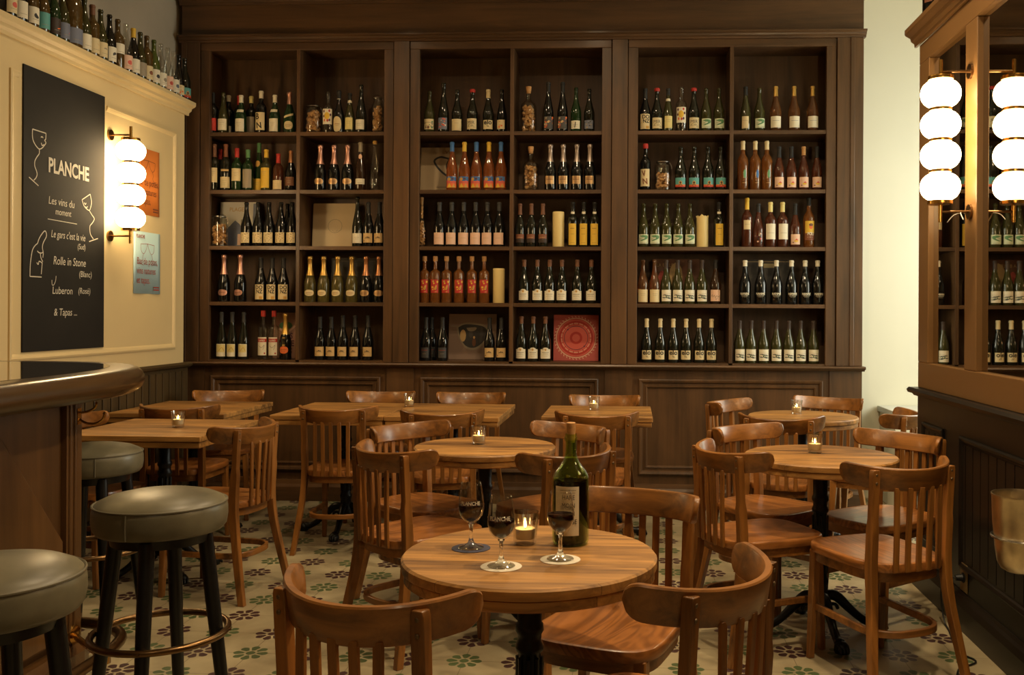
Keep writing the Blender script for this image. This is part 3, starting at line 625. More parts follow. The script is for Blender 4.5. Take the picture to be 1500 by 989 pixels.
# ------------------------------------------------------------------ tables
def pedestal(root,rot,h=.695,spread=.27):
    mb=MB(); prof=[(0,.10),(.046,.10),(.05,.115),(.043,.13),(.034,.15),(.032,.20),(.036,.21),(.036,.222),(.030,.235),(.0275,.30),(.0285,h-.19),(.034,h-.185),(.036,h-.175),(.030,h-.16),(.030,h-.145),(.036,h-.135),(.034,h-.12),(.030,h-.115),(.032,h-.02),(.06,h-.012),(.06,h),(0,h)]
    n=24; vs=[]
    mb.lathe(prof,n)
    for k in range(8):      # flutes
        a=2*PI*k/8; mb.tube([(.029*math.cos(a),.029*math.sin(a),.25),(.029*math.cos(a),.029*math.sin(a),h-.20)],.006,6)
    mb.build('column',M['iron'],root,angle=50)
    mb=MB(); 
    for a in (0,PI/2):
        c,s=math.cos(a+rot),math.sin(a+rot); mb.rings([[(c*d-s*w,s*d+c*w,z) for w,z in ((-.02,h-.006),(.02,h-.006),(.02,h),(-.02,h))] for d in (-.2,.2)])
    mb.build('top_plate',M['iron'],root,smooth=False)
    for k in range(4):
        a=rot+k*PI/2; c,s=math.cos(a),math.sin(a)
        mb=MB(); pts=spline([(.03,0,.155),(.07,0,.150),(.12,0,.105),(.17,0,.060),(.215,0,.034),(spread-.02,0,.030)],16)
        rad=[.021,.022,.023,.023,.022,.021,.020,.019,.018,.017,.017,.017,.017,.018,.021,.024,.022]
        W=[Vector((p.x*c,p.x*s,p.z)) for p in pts]; mb.tube(W,rad,10)
        # scroll under the knee and a clawed toe
        sc=[(.055+.024*math.cos(t)*(1-t/9),.095+.026*math.sin(t)*(1-t/9)) for t in [i*.5 for i in range(10)]]
        mb.tube([Vector((p*c,p*s,z)) for p,z in sc],.008,6)
        tw=spread-.012
        mb.lathe([(0,0),(.026,0),(.031,.012),(.029,.030),(.018,.044),(0,.05)],12,c=(tw*c,tw*s,0))
        for q in (-1,0,1):
            e=Vector((c,s,0)); f=Vector((-s,c,0)); p0=e*(tw+.012)+f*q*.014
            mb.tube([p0+Vector((0,0,.030)),p0+e*.016+Vector((0,0,.022)),p0+e*.024+Vector((0,0,.008))],[.009,.009,.005],6)
        mb.build('foot',M['iron'],root,angle=60)
def round_top(root,R):
    mb=MB(); n=72; rnd=random.Random(int(R*1e4))
    wob=[1+.004*rnd.uniform(-1,1) for _ in range(n)]
    wob=[(wob[i-1]+wob[i]+wob[(i+1)%n])/3 for i in range(n)]
    def rg(r,z): return [(r*wob[i]*math.cos(2*PI*i/n),r*wob[i]*math.sin(2*PI*i/n),z) for i in range(n)]
    mb.rings([rg(R-.012,.695),rg(R-.006,.699),rg(R-.006,.720),rg(R-.009,.7215),rg(R-.001,.7235),rg(R,.727),rg(R,.744),rg(R-.005,.7495),rg(R-.010,.75)])
    mb.build('table_top',M['top'],root,angle=30)
def square_top(root,w,d):
    mb=MB(); rnd=random.Random(5)
    mb.box(-w/2,-d/2,.722,w/2,d/2,.75); mb.box(-w/2+.006,-d/2+.006,.692,w/2-.006,d/2-.006,.7215)
    mb.build('table_top',M['top'],root,bevel=.004,smooth=False)
TABLES=[(-.249,2.368,.316,'round',.35,'round rustic wood table carrying the wine glasses and green bottle'),
 (-.652,4.258,.316,'round',.9,'round rustic wood table with one candle, behind the green bottle'),
 (.805,4.101,.320,'round',.0,'round rustic wood table with one candle, nearest the black dado'),
 (1.008,5.665,.318,'round',.5,'small far round wood table with one candle, near the cream wall'),
 (-2.390,4.800,(.70,.72),'sq',.78,'square rustic wood table with one candle, beside the bar stools'),
 (-2.700,5.80,(.70,.76),'sq',.03,'square rustic wood table without candle, in the back left corner'),
 (-1.745,5.79,(.66,.78),'sq',.03,'left half of the pushed-together pair of rustic square tables, candle near the joint'),
 (-1.080,5.785,(.66,.78),'sq',.03,'right half of the pushed-together pair of rustic square tables'),
 (-.195,5.795,(.64,.66),'sq',.03,'small square rustic wood table with one candle, below the middle bookcase bay')]
for k,(x,y,s,kind,rot,lab) in enumerate(TABLES):
    t=empty('round_table' if kind=='round' else 'square_table',(x,y,0)); tag(t,lab,'table','rustic pedestal tables')
    if kind=='round':
        a=0
        if k==2: a=math.atan2(3.851-4.101,.841-.805)
        else: a=rot
        round_top(t,s); pedestal(t,a)
    else: square_top(t,*s); pedestal(t,rot if kind=='sq' else 0,h=.692)

# ------------------------------------------------------------------ bar stools
def make_stool(R=.186):
    root=empty('bar_stool')
    mb=MB(); 
    mb.lathe([(0,.700),(R-.03,.700),(R-.012,.704),(R-.003,.716),(R+.001,.740),(R,.765),(R-.003,.780),(R-.006,.784),(R-.014,.792),(R-.04,.804),(R-.08,.813),(R-.12,.818),(0,.820)],48)
    mb.build('cushion',M['leather'],root,angle=60)
    mb=MB(); mb.tube([((R-.003)*math.cos(2*PI*i/60),(R-.003)*math.sin(2*PI*i/60),.7835) for i in range(60)],.0035,6,closed=True)
    mb.tube([((R+.0005)*math.cos(-1.0),(R+.0005)*math.sin(-1.0),.71),((R+.002)*math.cos(-1.0),(R+.002)*math.sin(-1.0),.745),((R-.001)*math.cos(-1.0),(R-.001)*math.sin(-1.0),.78)],.0025,5)
    mb.build('piping',M['piping'],root)
    mb=MB(); mb.lathe([(0,.670),(R-.05,.670),(R-.045,.699),(0,.699)],40); mb.build('seat_base',M['stoolleg'],root)
    for k in range(4):
        a=PI/4+k*PI/2; c,s=math.cos(a),math.sin(a)
        mb=MB(); z=[.690,.45,.20,.10]; r=[.022,.0205,.0175,.0165]
        mb.tube([((.125+(.69-q)*.115)*c,(.125+(.69-q)*.115)*s,q) for q in z],r,16)
        leg=mb.build('leg',M['stoolleg'],root)
        mb=MB(); mb.tube([((.125+(.69-q)*.115)*c,(.125+(.69-q)*.115)*s,q) for q in (.10,.0)],[.0166,.0145],16); mb.build('leg_tip',M['ferrule'],leg)
    mb=MB(); rr=.125+(.69-.40)*.115+.029
    mb.tube([(rr*math.cos(2*PI*i/64),rr*math.sin(2*PI*i/64),.40) for i in range(64)],.0105,10,closed=True)
    for k in range(4):
        a=PI/4+k*PI/2; mb.tube([((rr-.012)*math.cos(a),(rr-.012)*math.sin(a),.40),((rr+.014)*math.cos(a),(rr+.014)*math.sin(a),.40)],.004,8)
    mb.build('foot_ring',M['oldbrass'],root)
    return root
st=make_stool()
for i,(x,y,a,lab) in enumerate(((-1.361,1.969,-29,'grey leather bar stool cut by the lower left picture corner'),(-1.385,2.76,-35,'grey leather bar stool standing free in front of the bar post, brass ring whole'),(-2.14,3.705,0,'grey leather bar stool half hidden behind the bar corner post'))):
    o=st if i==0 else copy_tree(st)
    o.location=(x,y,0); o.rotation_euler=(0,0,math.radians(a)); tag(o,lab,'stool','grey leather bar stools')

# ------------------------------------------------------------------ bar counter
bar=empty('bar_counter',(-2.5,2.2,0)); tag(bar,'wooden bar counter with thick rounded dark top and brass foot rail','bar')
def bp_(mb,name,mat,**k):
    o=mb.build(name,mat,None,**k); o.parent=bar; o.matrix_parent_inverse=Matrix.Translation((2.5,-2.2,0)); return o
keys=[(-1.88,.4),(-1.88,1.4),(-1.88,2.4),(-1.88,3.1),(-1.888,3.4),(-1.93,3.66),(-2.03,3.90),(-2.19,4.08),(-2.42,4.17),(-2.75,4.19),(-3.04,4.19)]
path=[Vector((p.x,p.y)) for p in spline([(a,b,0) for a,b in keys],60)]
nor=[]
for i in range(len(path)):
    d=(path[min(i+1,len(path)-1)]-path[max(i-1,0)]).normalized(); nor.append(Vector((d.y,-d.x)))
def off(k): return [p-n*k for p,n in zip(path,nor)]
rings=[]
for p,n in zip(path,nor):
    q=[]
    for ang in range(-90,91,18):
        a=math.radians(ang); q.append((p.x-n.x*(.05-.05*math.cos(a)),p.y-n.y*(.05-.05*math.cos(a)),1.07+.05*math.sin(a)))
    q.append((p.x-n.x*.13,p.y-n.y*.13,1.12)); q.append((p.x-n.x*.13,p.y-n.y*.13,1.02)); rings.append(q)
mb=MB(); mb.rings(rings); bp_(mb,'counter_edge',M['bar_edge'],angle=50)
inn=off(.1302); poly=[(p.x,p.y) for p in inn]+[(-3.04,.4)]
mb=MB(); mb.prism(poly,1.02,1.121); bp_(mb,'counter_top',M['bar_top'],smooth=False)
mb=MB(); mb.box(-3.0,.45,.10,-2.065,3.46,1.02); bp_(mb,'front_panel',M['bar_z'],smooth=False)
mb=MB()
tri=[(1.5,.16),(1.5,.97),(2.975,.97),(3.345,.515),(3.345,.16)]
mb.rings([[(-2.065,a,b) for a,b in tri],[(-2.035,a,b) for a,b in tri]]); bp_(mb,'raised_panel',M['bar_z'],smooth=False,bevel=.009)
mb=MB(); mb.box(-2.12,3.375,.10,-2.045,3.47,1.02)
for yy in (3.395,3.425): mb.tube([(-2.045,yy,.10),(-2.045,yy,1.02)],.007,8)
bp_(mb,'corner_post',M['bar_z'],angle=50)
mb=MB(); mb.rings([[(-3.0,.45,z),(-2.0+d,.45,z),(-2.0+d,3.42,z),(-2.03+d,3.50+d,z),(-3.0,3.50+d,z)] for z,d in ((0,0),(.10,0),(.125,-.025))]); bp_(mb,'plinth',M['bar_z'],smooth=False)
ZR=.165
mb=MB(); pr=spline([(-1.80,.5,ZR),(-1.80,2.0,ZR),(-1.80,3.05,ZR),(-1.815,3.30,ZR),(-1.88,3.43,ZR),(-2.02,3.515,ZR),(-2.25,3.525,ZR),(-2.9,3.525,ZR)],60)
mb.tube(pr,.020,14); fr=bp_(mb,'foot_rail',M['oldbrass'])
mb=MB(); mb.tube([(-1.795,3.17,0),(-1.795,3.17,ZR)],.013,12); mb.lathe([(0,0),(.032,0),(.03,.008),(.014,.012),(0,.012)],16,c=(-1.795,3.17,0)); mb.lathe([(0,-.026),(.026,-.02),(.028,.0),(.022,.024),(0,.028)],14,c=(-1.797,3.17,ZR))
mb.tube([(-1.80,3.18,ZR),(-2.045,3.42,ZR-.01)],.011,10); bp_(mb,'rail_bracket',M['brass'])
mb=MB(); d=Vector((1,0,0)); mb.tube([(-2.046,3.42,ZR-.01),(-2.036,3.42,ZR-.01),(-2.030,3.42,ZR-.01)],[.036,.034,.018],16); bp_(mb,'rosette',M['brass'])
# coat hook under the bar top
hk=MB(); hk.box(-2.045,3.432,.925,-2.038,3.456,.985)
hk.tube(spline([(-2.040,3.444,.968),(-2.010,3.447,.972),(-1.985,3.449,.985),(-1.978,3.450,1.0)],10),.0045,8)
hk.tube(spline([(-2.040,3.444,.945),(-2.015,3.446,.930),(-1.980,3.450,.928),(-1.955,3.453,.945),(-1.950,3.454,.962)],12),.0045,8)
hk.lathe([(0,-.007),(.007,0),(0,.007)],8,c=(-1.950,3.454,.966)); hk.lathe([(0,-.006),(.006,0),(0,.006)],8,c=(-1.978,3.450,1.004))
h_=bp_(hk,'coat_hook',M['brass'],angle=60); h_['label']='brass double coat hook'

# ------------------------------------------------------------------ chalkboard and posters on the left wall
def sheet_obj(sh,name,fn,parent,step=.0006,over=None):
    mb=MB(); mats=sh.mats(); mm={m:i for i,m in enumerate(mats)}
    sh.flat(mb,fn,mm,step); return mb.build(name,[(over or {}).get(m) or P.get(m) or M[m] for m in mats],parent,smooth=False,recalc=False)
CB=(4.70,1.131); CW,CHH=.748,1.465
cb=empty('chalkboard',(XL,CB[0],CB[1])); tag(cb,'tall black chalkboard with chalk lettering and wine-glass drawings on the cream wall','chalkboard')
mb=MB(); mb.box(0.0008,0,0,.009,CW,CHH); mb.build('board',M['slate'],cb,smooth=False,bevel=.002)
fnC=lambda u,v,d:(.0092+d,u,v)
def cpx(px,py):      # picture of the board: fractions of its width and height
    return (px,py)
def chalk(name,*fns):
    for f in fns:
        sh=Sheet(); f(sh); sheet_obj(sh,name,fnC,cb)
Q=.045
chalk('chalk_line',
 lambda s:(s.text('PLANCHE',.108,.349+Q,.948,'chalk',bold=True,sx=.80)),
 lambda s:(s.text('Les vins du',.058,.280+Q,.779,'chalk',shear=.12,sx=.92),s.text('moment',.050,.295+Q,.728,'chalk',shear=.12,sx=.85)),
 lambda s:s.line([(.157+Q,.697),(.423+Q,.694)],.004,'chalk'),
 lambda s:(s.text("Le gars c'est la vie",.056,.345+Q,.604,'chalk',shear=.2,sx=.78),s.text('(Sud)',.044,.468+Q,.556,'chalk',shear=.1,sx=.85)),
 lambda s:(s.text('Rolle in Stone',.064,.358+Q,.460,'chalk',shear=.15,sx=.84),s.text('(Blanc)',.048,.508+Q,.402,'chalk',shear=.1,sx=.95)),
 lambda s:(s.text('Luberon',.056,.292+Q,.303,'chalk',shear=.08,sx=.98),s.text('(Rosé)',.048,.498+Q,.308,'chalk',shear=.1,sx=.95)),
 lambda s:s.line(curve2([(.196+Q,.376),(.198+Q,.352),(.212+Q,.350),(.228+Q,.372),(.233+Q,.399)]),.004,'chalk'),
 lambda s:s.text('& Tapas ...',.056,.322+Q,.186,'chalk',shear=.12,sx=.92))
W=.0055
def dr(s,pts,n=30,w=W): s.line(curve2([(u+Q,v) for u,v in pts],n),w,'chalk')
chalk('chalk_drawing',
 lambda s:(dr(s,[(.025,1.146),(.138,1.145)],2),dr(s,[(.025,1.146),(.024,1.115),(.030,1.09),(.05,1.068),(.08,1.053),(.105,1.062),(.123,1.078),(.138,1.095),(.127,1.106),(.136,1.115),(.138,1.145)],40),
   dr(s,[(.081,1.053),(.082,1.03),(.062,1.008),(.046,.985),(.045,.959),(.058,.938),(.065,.919),(.056,.90),(.038,.885)],30),dr(s,[(-.002,.895),(.077,.861)],2),dr(s,[(.095,1.116),(.104,1.121),(.114,1.117)],8),dr(s,[(.098,1.088),(.106,1.075),(.120,1.083)],8)),
 lambda s:(dr(s,[(.471,.835),(.551,.876)],2),dr(s,[(.471,.835),(.486,.808),(.506,.793),(.542,.783),(.558,.805),(.564,.835),(.551,.876)],26),dr(s,[(.542,.783),(.570,.760),(.594,.740),(.575,.715),(.550,.693),(.553,.655),(.570,.635),(.587,.624)],30),dr(s,[(.543,.606),(.632,.630)],2),dr(s,[(.492,.822),(.503,.812),(.512,.822)],8),dr(s,[(.500,.80),(.515,.795),(.525,.804)],8)),
 lambda s:(dr(s,[(.010,.388),(.013,.453),(.028,.520),(.050,.548),(.071,.562),(.080,.580),(.100,.606),(.134,.632),(.147,.606),(.122,.572),(.112,.545),(.120,.514),(.116,.49)],44),dr(s,[(.010,.388),(.107,.388)],2),dr(s,[(.112,.465),(.104,.403)],2),dr(s,[(.070,.522),(.085,.514),(.108,.514),(.118,.52)],10),dr(s,[(.095,.512),(.100,.49),(.116,.468)],8),dr(s,[(.066,.462),(.078,.452),(.086,.470),(.110,.462)],8)))
def poster(name,lab,y0,y1,z0,z1,paper,ink):
    e=empty(name,(XL+.001,y0,z0)); tag(e,lab,'poster'); w,h=y1-y0,z1-z0
    mb=MB(); vs=[];fs=[]
    n=12
    for i in range(n+1):
        u=w*i/n; 
        for v in (0,h): vs.append((.003+.004*math.sin(i*.7)*(.3 if v else 1),u,v))
        if i: fs.append((2*i-2,2*i,2*i+1,2*i-1))
    mb.add(vs,fs); ob=mb.build('paper',M[paper],e,recalc=False); md=ob.modifiers.new('thick','SOLIDIFY'); md.thickness=.0006; md.offset=0
    s=Sheet()
    s.text('PLANCHE',.030,.02,h-.042,ink,bold=True,align='LEFT',sx=.8)
    for t,v in (('Bar de potes,',.185),('vins natures',.125),('et tapas.',.065)): s.text(t,.062,.03,v,ink,align='LEFT',sx=.78)
    s.text('Marseille',.018,w-.03,.03,ink,align='RIGHT'); 
    s.items.pop()
    for k in range(2): s.rect(w-.09,.022+.016*k,w-.02,.030+.016*k,ink)
    for cx,fl in ((.11,1),(.21,-1)):   # two glasses clinking, line drawing
        s.line(curve2([(cx-.035*fl,h-.08),(cx-.030*fl,h-.12),(cx,h-.14),(cx+.030*fl,h-.115),(cx+.05*fl,h-.075)],16),.003,ink); s.line([(cx-.035*fl,h-.08),(cx+.05*fl,h-.075)],.003,ink)
        s.line(curve2([(cx,h-.14),(cx-.012*fl,h-.165),(cx-.005*fl,h-.185),(cx-.025*fl,h-.205)],14),.003,ink); s.line([(cx-.05*fl,h-.200),(cx,h-.212)],.003,ink)
    sheet_obj(s,'print',lambda u,v,d:(.0085+d,u,v),e)
poster('poster','orange paper poster half hidden behind the left wall lamp',5.79,6.10,1.955,2.375,'paper_orange','ink_brown')
poster('poster','pale blue paper poster with red lettering below the orange one',5.785,6.115,1.453,1.845,'paper_blue','ink_red')

# ------------------------------------------------------------------ wall lamps
def sconce(x,y,s,lab):
    root=empty('wall_lamp',(x,y,0)); tag(root,lab,'lamp','four-globe wall lamps')
    d=.127; zs=(1.893,2.027,2.158,2.290)
    for z in (2.385,1.787):
        mb=MB(); mb.tube([(0,0,z),(s*.010,0,z)],.032,20); mb.tube([(s*.008,0,z),(s*d,0,z)],.006,10); mb.build('wall_bracket',M['oldbrass'],root)
    mb=MB(); mb.tube([(s*d,0,2.355),(s*d,0,2.435)],.0085,12); mb.tube([(s*d,0,1.742),(s*d,0,1.83)],.0085,12); mb.build('rod',M['brass'],root)
    for z in zs:
        mb=MB(); prof=[(0,-.0585)]+[(.083*math.sqrt(max(0,1-abs(math.sin(t))**2.5))if 0 else .083*math.cos(t)**.72,.062*math.sin(t)) for t in [(-80+i*10)*PI/180 for i in range(17)]]+[(0,.0612)]
        prof[0]=(0,-.0612)
        mb.lathe(prof,32,c=(s*d,0,z)); mb.build('globe',M['globe'],root,angle=80)
    for k,z in enumerate((1.826,1.960,2.0925,2.224,2.357)):
        mb=MB(); r=.052 if k in (0,4) else .046; h=.008 if k in (0,4) else .006
        mb.lathe([(0,-h),(r,-h),(r+.001,0),(r,h),(0,h)],32,c=(s*d,0,z)); mb.build('collar',M['brass'],root,angle=50)
    # power leads of thin cord under the lower bracket
    return root
sconce(XL,5.517,1,'lit four-globe brass wall lamp on the cream wall beside the chalkboard')
sconce(XR,2.275,-1,'unseen four-globe brass wall lamp, added along the right wall for its side light')  # out-of-view lamp, put here for the light coming from the right
sr=sconce(XR,4.145,-1,'lit four-globe brass wall lamp on the brown frame between the two mirrors')
mb=MB(); mb.tube(spline([(-.04,0,1.783),(-.055,.05,1.775),(-.06,.11,1.752)],8),.0022,6); mb.tube(spline([(-.04,0,1.783),(-.055,-.045,1.772),(-.06,-.09,1.745)],8),.0022,6); mb.build('loose_lead',plain('white_lead',(220,216,206),rough=.5),sr)

# ------------------------------------------------------------------ socket, cable, wine bucket by the right wall
e=empty('wall_socket',(XR,4.19,.215)); tag(e,'brass wall socket with plug above the black baseboard','socket')
mb=MB(); mb.box(-.006,-.042,-.06,-.0005,.042,.06); mb.build('plate',M['outlet'],e,smooth=False,bevel=.002)
mb=MB(); mb.tube([(-.006,0,0),(-.009,0,0)],.022,18); mb.build('outlet',M['plastic_black'],e)
cabk=MB(); cabk.tube([(-.012,0,0),(-.040,0,0)],[.016,.012],12)
cabk.tube(spline([(-.035,0,0),(-.075,.02,-.01),(-.085,.05,-.08),(-.080,.02,-.19),(-.085,-.06,-.2105),(-.13,-.30,-.2105),(-.10,-.42,-.2105),(-.19,-.50,-.2105),(-.24,-.62,-.2105)],50),.0038,8)
cc=cabk.build('power_cable',M['plastic_black']); cc.location=(XR,4.19,.215); tag(cc,'thin black cable from the wall socket down to the tiles','cable')
bu=empty('wine_bucket',(1.325,3.29,.485)); tag(bu,'dented champagne-coloured wine bucket in a wire ring on the black dado, cut by picture edge','bucket')
mb=MB(); o_=[(0,.0),(.058,.0),(.072,.008),(.084,.03),(.091,.08),(.098,.16),(.1015,.25),(.1035,.254),(.1035,.259)]; i_=[(.1005,.259),(.0985,.25),(.095,.16),(.088,.08),(.081,.033),(.07,.014),(.0,.010)]
mb.lathe(o_+i_,48); mb.build('bucket_body',M['bucket'],bu,angle=60)
rh=empty('bucket_holder',(1.325,3.29,.485)); tag(rh,'wire wall ring holding the wine bucket','bucket holder')
mb=MB(); mb.tube([(.1015*math.cos(2*PI*i/48),.1015*math.sin(2*PI*i/48),.115) for i in range(48)],.004,8,closed=True); mb.build('ring',M['steel'],rh)
mb=MB(); mb.tube([(.1,0,.115),(.1155,0,.115)],.004,8); mb.box(.108,-.02,.09,.1145,.02,.15); mb.build('wall_plate',M['steel'],rh,smooth=False)

# ------------------------------------------------------------------ things on the tables
def make_votive():
    root=empty('candle_glass')
    mb=MB(); n=36; H=.083
    def rg(r,z,a=0): return [((r*(1+a*(1 if i%2 else -1)))*math.cos(2*PI*i/n),(r*(1+a*(1 if i%2 else -1)))*math.sin(2*PI*i/n),z) for i in range(n)]
    mb.rings([rg(.004,0),rg(.027,0),rg(.0285,.004,.012),rg(.030,.02,.02),rg(.033,.06,.02),rg(.0345,.075,.01),rg(.0355,H),rg(.0335,H),rg(.0320,.072),rg(.0300,.05),rg(.0275,.02),rg(.0255,.014),rg(.004,.014)])
    mb.build('glass',M['votive'],root,angle=25)
    mb=MB(); mb.lathe([(0,.0145),(.0235,.0145),(.0250,.017),(.0262,.040),(.0250,.0405),(.018,.038),(0,.0375)],20); w=mb.build('tealight',M['wax'],root)
    mb=MB(); mb.tube([(0,0,.036),(0,0,.043)],.0012,6); mb.build('wick',M['plastic_black'],w)
    mb=MB(); mb.lathe([(0,.041),(.0028,.044),(.0036,.048),(.0027,.054),(.0011,.059),(0,.062)],12); mb.build('flame',M['flame'],w)
    return root
v0=make_votive()
V=[(-.272,2.463,.0,'lit candle in ribbed glass between the wine glasses and the green bottle'),
 (-.687,4.295,.4,'lit candle in ribbed glass on the middle round table'),
 (.790,4.150,.2,'lit candle in ribbed glass on the right-hand round table'),
 (.985,5.745,.9,'lit candle in ribbed glass on the small far round table'),
 (-2.316,4.789,.1,'lit candle in ribbed glass on the square table beside the bar'),
 (-1.392,5.947,.5,'lit candle in ribbed glass at the joint of the long table pair'),
 (-.227,5.852,.7,'lit candle in ribbed glass on the small square table below middle bookcase bay')]
for i,(x,y,r,lab) in enumerate(V):
    o=v0 if i==0 else copy_tree(v0)
    o.location=(x,y,.7505); o.rotation_euler=(0,0,r); tag(o,lab,'candle','candles in ribbed glasses')
def make_wineglass():
    root=empty('wine_glass')
    mb=MB(); mb.lathe([(0,.0),(.031,.0),(.033,.0012),(.031,.003),(.018,.007),(.009,.0125)],40); mb.build('foot',M['votive'],root,angle=60)
    mb=MB(); mb.lathe([(.009,.0125),(.0065,.018),(.0048,.026),(.0042,.042),(.0050,.056),(.0085,.0618),(.0,.0640)],24); mb.build('stem',M['solidglass'],root,angle=60)
    out=[(0,.0645),(.010,.0645),(.020,.071),(.0285,.083),(.0325,.098),(.0325,.112),(.0300,.135),(.0262,.158),(.0250,.166)]
    inn=[(.0243,.1663),(.0255,.158),(.0292,.135),(.0316,.112),(.0315,.099),(.0275,.085),(.019,.0735),(.009,.067),(0,.0655)]
    mb=MB(); mb.lathe(out+inn,40); mb.build('bowl',M['glass'],root,angle=60)
    mb=MB(); mb.lathe([(0,.0657),(.0091,.0672),(.0192,.0737),(.0277,.0852),(.0317,.0992),(.03175,.1095),(.0310,.1085),(0,.1082)],40); mb.build('wine',M['wine'],root,angle=60)
    mb=MB(); s=Sheet(); s.text('PLANCHE',.0125,0,.113,'chalk',bold=True,sx=.95)
    s.wrap(mb,lambda z:.0326-.0026*max(0,(z-.112)/.023),{'chalk':0}); mb.build('lettering',M['chalk'],root,smooth=False,recalc=False)
    return root
wg0=make_wineglass()
for i,(x,y,r,lab,cm,cl) in enumerate(((-.403,2.405,6,'glass of red wine on the slate-blue coaster','coaster_blue','round slate-blue card coaster under the left wine glass'),
   (-.303,2.236,0,'glass of red wine on the white coaster nearest the camera, left of the candle','coaster_white','round white card coaster under the middle wine glass'),
   (-.169,2.309,140,'glass of red wine in front of the green bottle label','coaster_white','round white card coaster under the glass before the green bottle'))):
    mb=MB(); mb.lathe([(0,0),(.0485,0),(.049,.0008),(.0485,.0016),(0,.0016)],40); c=mb.build('coaster',M[cm],angle=40); c.location=(x,y,.7502); tag(c,cl,'coaster','card coasters')
    o=wg0 if i==0 else copy_tree(wg0)
    o.location=(x,y,.7521); o.rotation_euler=(0,0,math.radians(r)); tag(o,lab,'wine glass','glasses of red wine')
# tall open green bottle with the cork pushed back in
bt=empty('wine_bottle',(-.155,2.475,.7502)); tag(bt,'big green glass wine bottle with cork pushed in, white label, on the front table','bottle')
R=.0475
out=[(0,.006),(.030,.002),(R-.008,.0),(R-.002,.004),(R,.012),(R,.165),(R-.0015,.176),(R-.008,.190),(R-.018,.202),(R-.027,.214),(.0165,.226),(.0150,.236),(.0142,.262),(.0142,.266),(.0168,.267),(.0172,.2755),(.0150,.277),(.0148,.284)]
inn=[(.0105,.284),(.0105,.262),(.0118,.238),(.0135,.227),(R-.030,.213),(R-.021,.200),(R-.011,.188),(R-.0045,.175),(R-.003,.165),(R-.003,.012),(R-.008,.006),(0,.012)]
mb=MB(); mb.lathe(out+inn,48); mb.build('glass',M['greenglass'],bt,angle=50)
mb=MB(); mb.lathe([(0,.0118),(R-.0075,.0058),(R-.0028,.012),(R-.0028,.163),(0,.1635)],40); mb.build('wine',M['wine'],bt)
mb=MB(); mb.lathe([(0,.262),(.0104,.262),(.0110,.284),(.0122,.300),(.0120,.3125),(.010,.314),(0,.314)],20); ck=mb.build('cork',M['cork'],bt)
s=Sheet(); s.grid(-.036,.030,.030,.155,'white',0)
for k,t in enumerate(('HARE','MOIN','JANVI','ROUGE')): s.text(t,.017,.002,.122-.0205*k,'dkgrey',sx=.8)
s.line([(-.02,.145),(.022,.146)],.0015,'grey'); s.line([(-.02,.139),(.02,.139)],.001,'grey')
mb=MB(); s.wrap(mb,lambda z:R,{m:i for i,m in enumerate(s.mats())}); lb=mb.build('label',[P[m] for m in s.mats()],bt,recalc=False); lb.rotation_euler=(0,0,math.radians(-6))

# ------------------------------------------------------------------ bottles in the bookcase
def prof_burg(R,H): return [(0,.008),(R*.6,.002),(R*.9,0),(R,.006),(R,.43*H),(R*.97,.47*H),(R*.88,.52*H),(R*.70,.60*H),(R*.52,.68*H),(R*.40,.76*H),(R*.355,.84*H),(R*.345,.945*H),(R*.40,.95*H),(R*.40,.978*H),(R*.355,.982*H),(R*.35,.998*H),(R*.2,H),(0,H)]
def prof_bord(R,H): return [(0,.008),(R*.6,.002),(R*.92,0),(R,.006),(R,.57*H),(R*.985,.605*H),(R*.92,.64*H),(R*.76,.675*H),(R*.55,.71*H),(R*.42,.74*H),(R*.385,.78*H),(R*.37,.945*H),(R*.42,.95*H),(R*.42,.978*H),(R*.375,.982*H),(R*.37,.998*H),(R*.2,H),(0,H)]
def prof_hock(R,H): return [(0,.008),(R*.6,.002),(R*.92,0),(R,.006),(R,.36*H),(R*.96,.42*H),(R*.84,.50*H),(R*.66,.60*H),(R*.50,.69*H),(R*.40,.77*H),(R*.36,.84*H),(R*.35,.945*H),(R*.41,.95*H),(R*.41,.978*H),(R*.36,.982*H),(R*.355,.998*H),(R*.2,H),(0,H)]
def prof_champ(R,H): return [(0,.008),(R*.6,.002),(R*.94,0),(R,.008),(R,.36*H),(R*.97,.42*H),(R*.88,.48*H),(R*.72,.55*H),(R*.53,.63*H),(R*.40,.71*H),(R*.35,.80*H),(R*.345,.915*H),(R*.41,.925*H),(R*.43,.955*H),(R*.42,.985*H),(R*.30,.998*H),(0,H)]
def prof_spirit(R,H): return [(0,.008),(R*.6,.002),(R*.95,0),(R,.005),(R,.62*H),(R*.98,.65*H),(R*.85,.675*H),(R*.55,.70*H),(R*.38,.72*H),(R*.34,.75*H),(R*.34,.995*H),(R*.2,H),(0,H)]
PF=dict(burg=prof_burg,bord=prof_bord,hock=prof_hock,champ=prof_champ,spirit=prof_spirit)
def radius_at(prof,z):
    for (r0,z0),(r1,z1) in zip(prof[2:-1],prof[3:]):
        if z0<=z<=z1 and z1>z0: return r0+(r1-r0)*(z-z0)/(z1-z0)
    return prof[3][0]
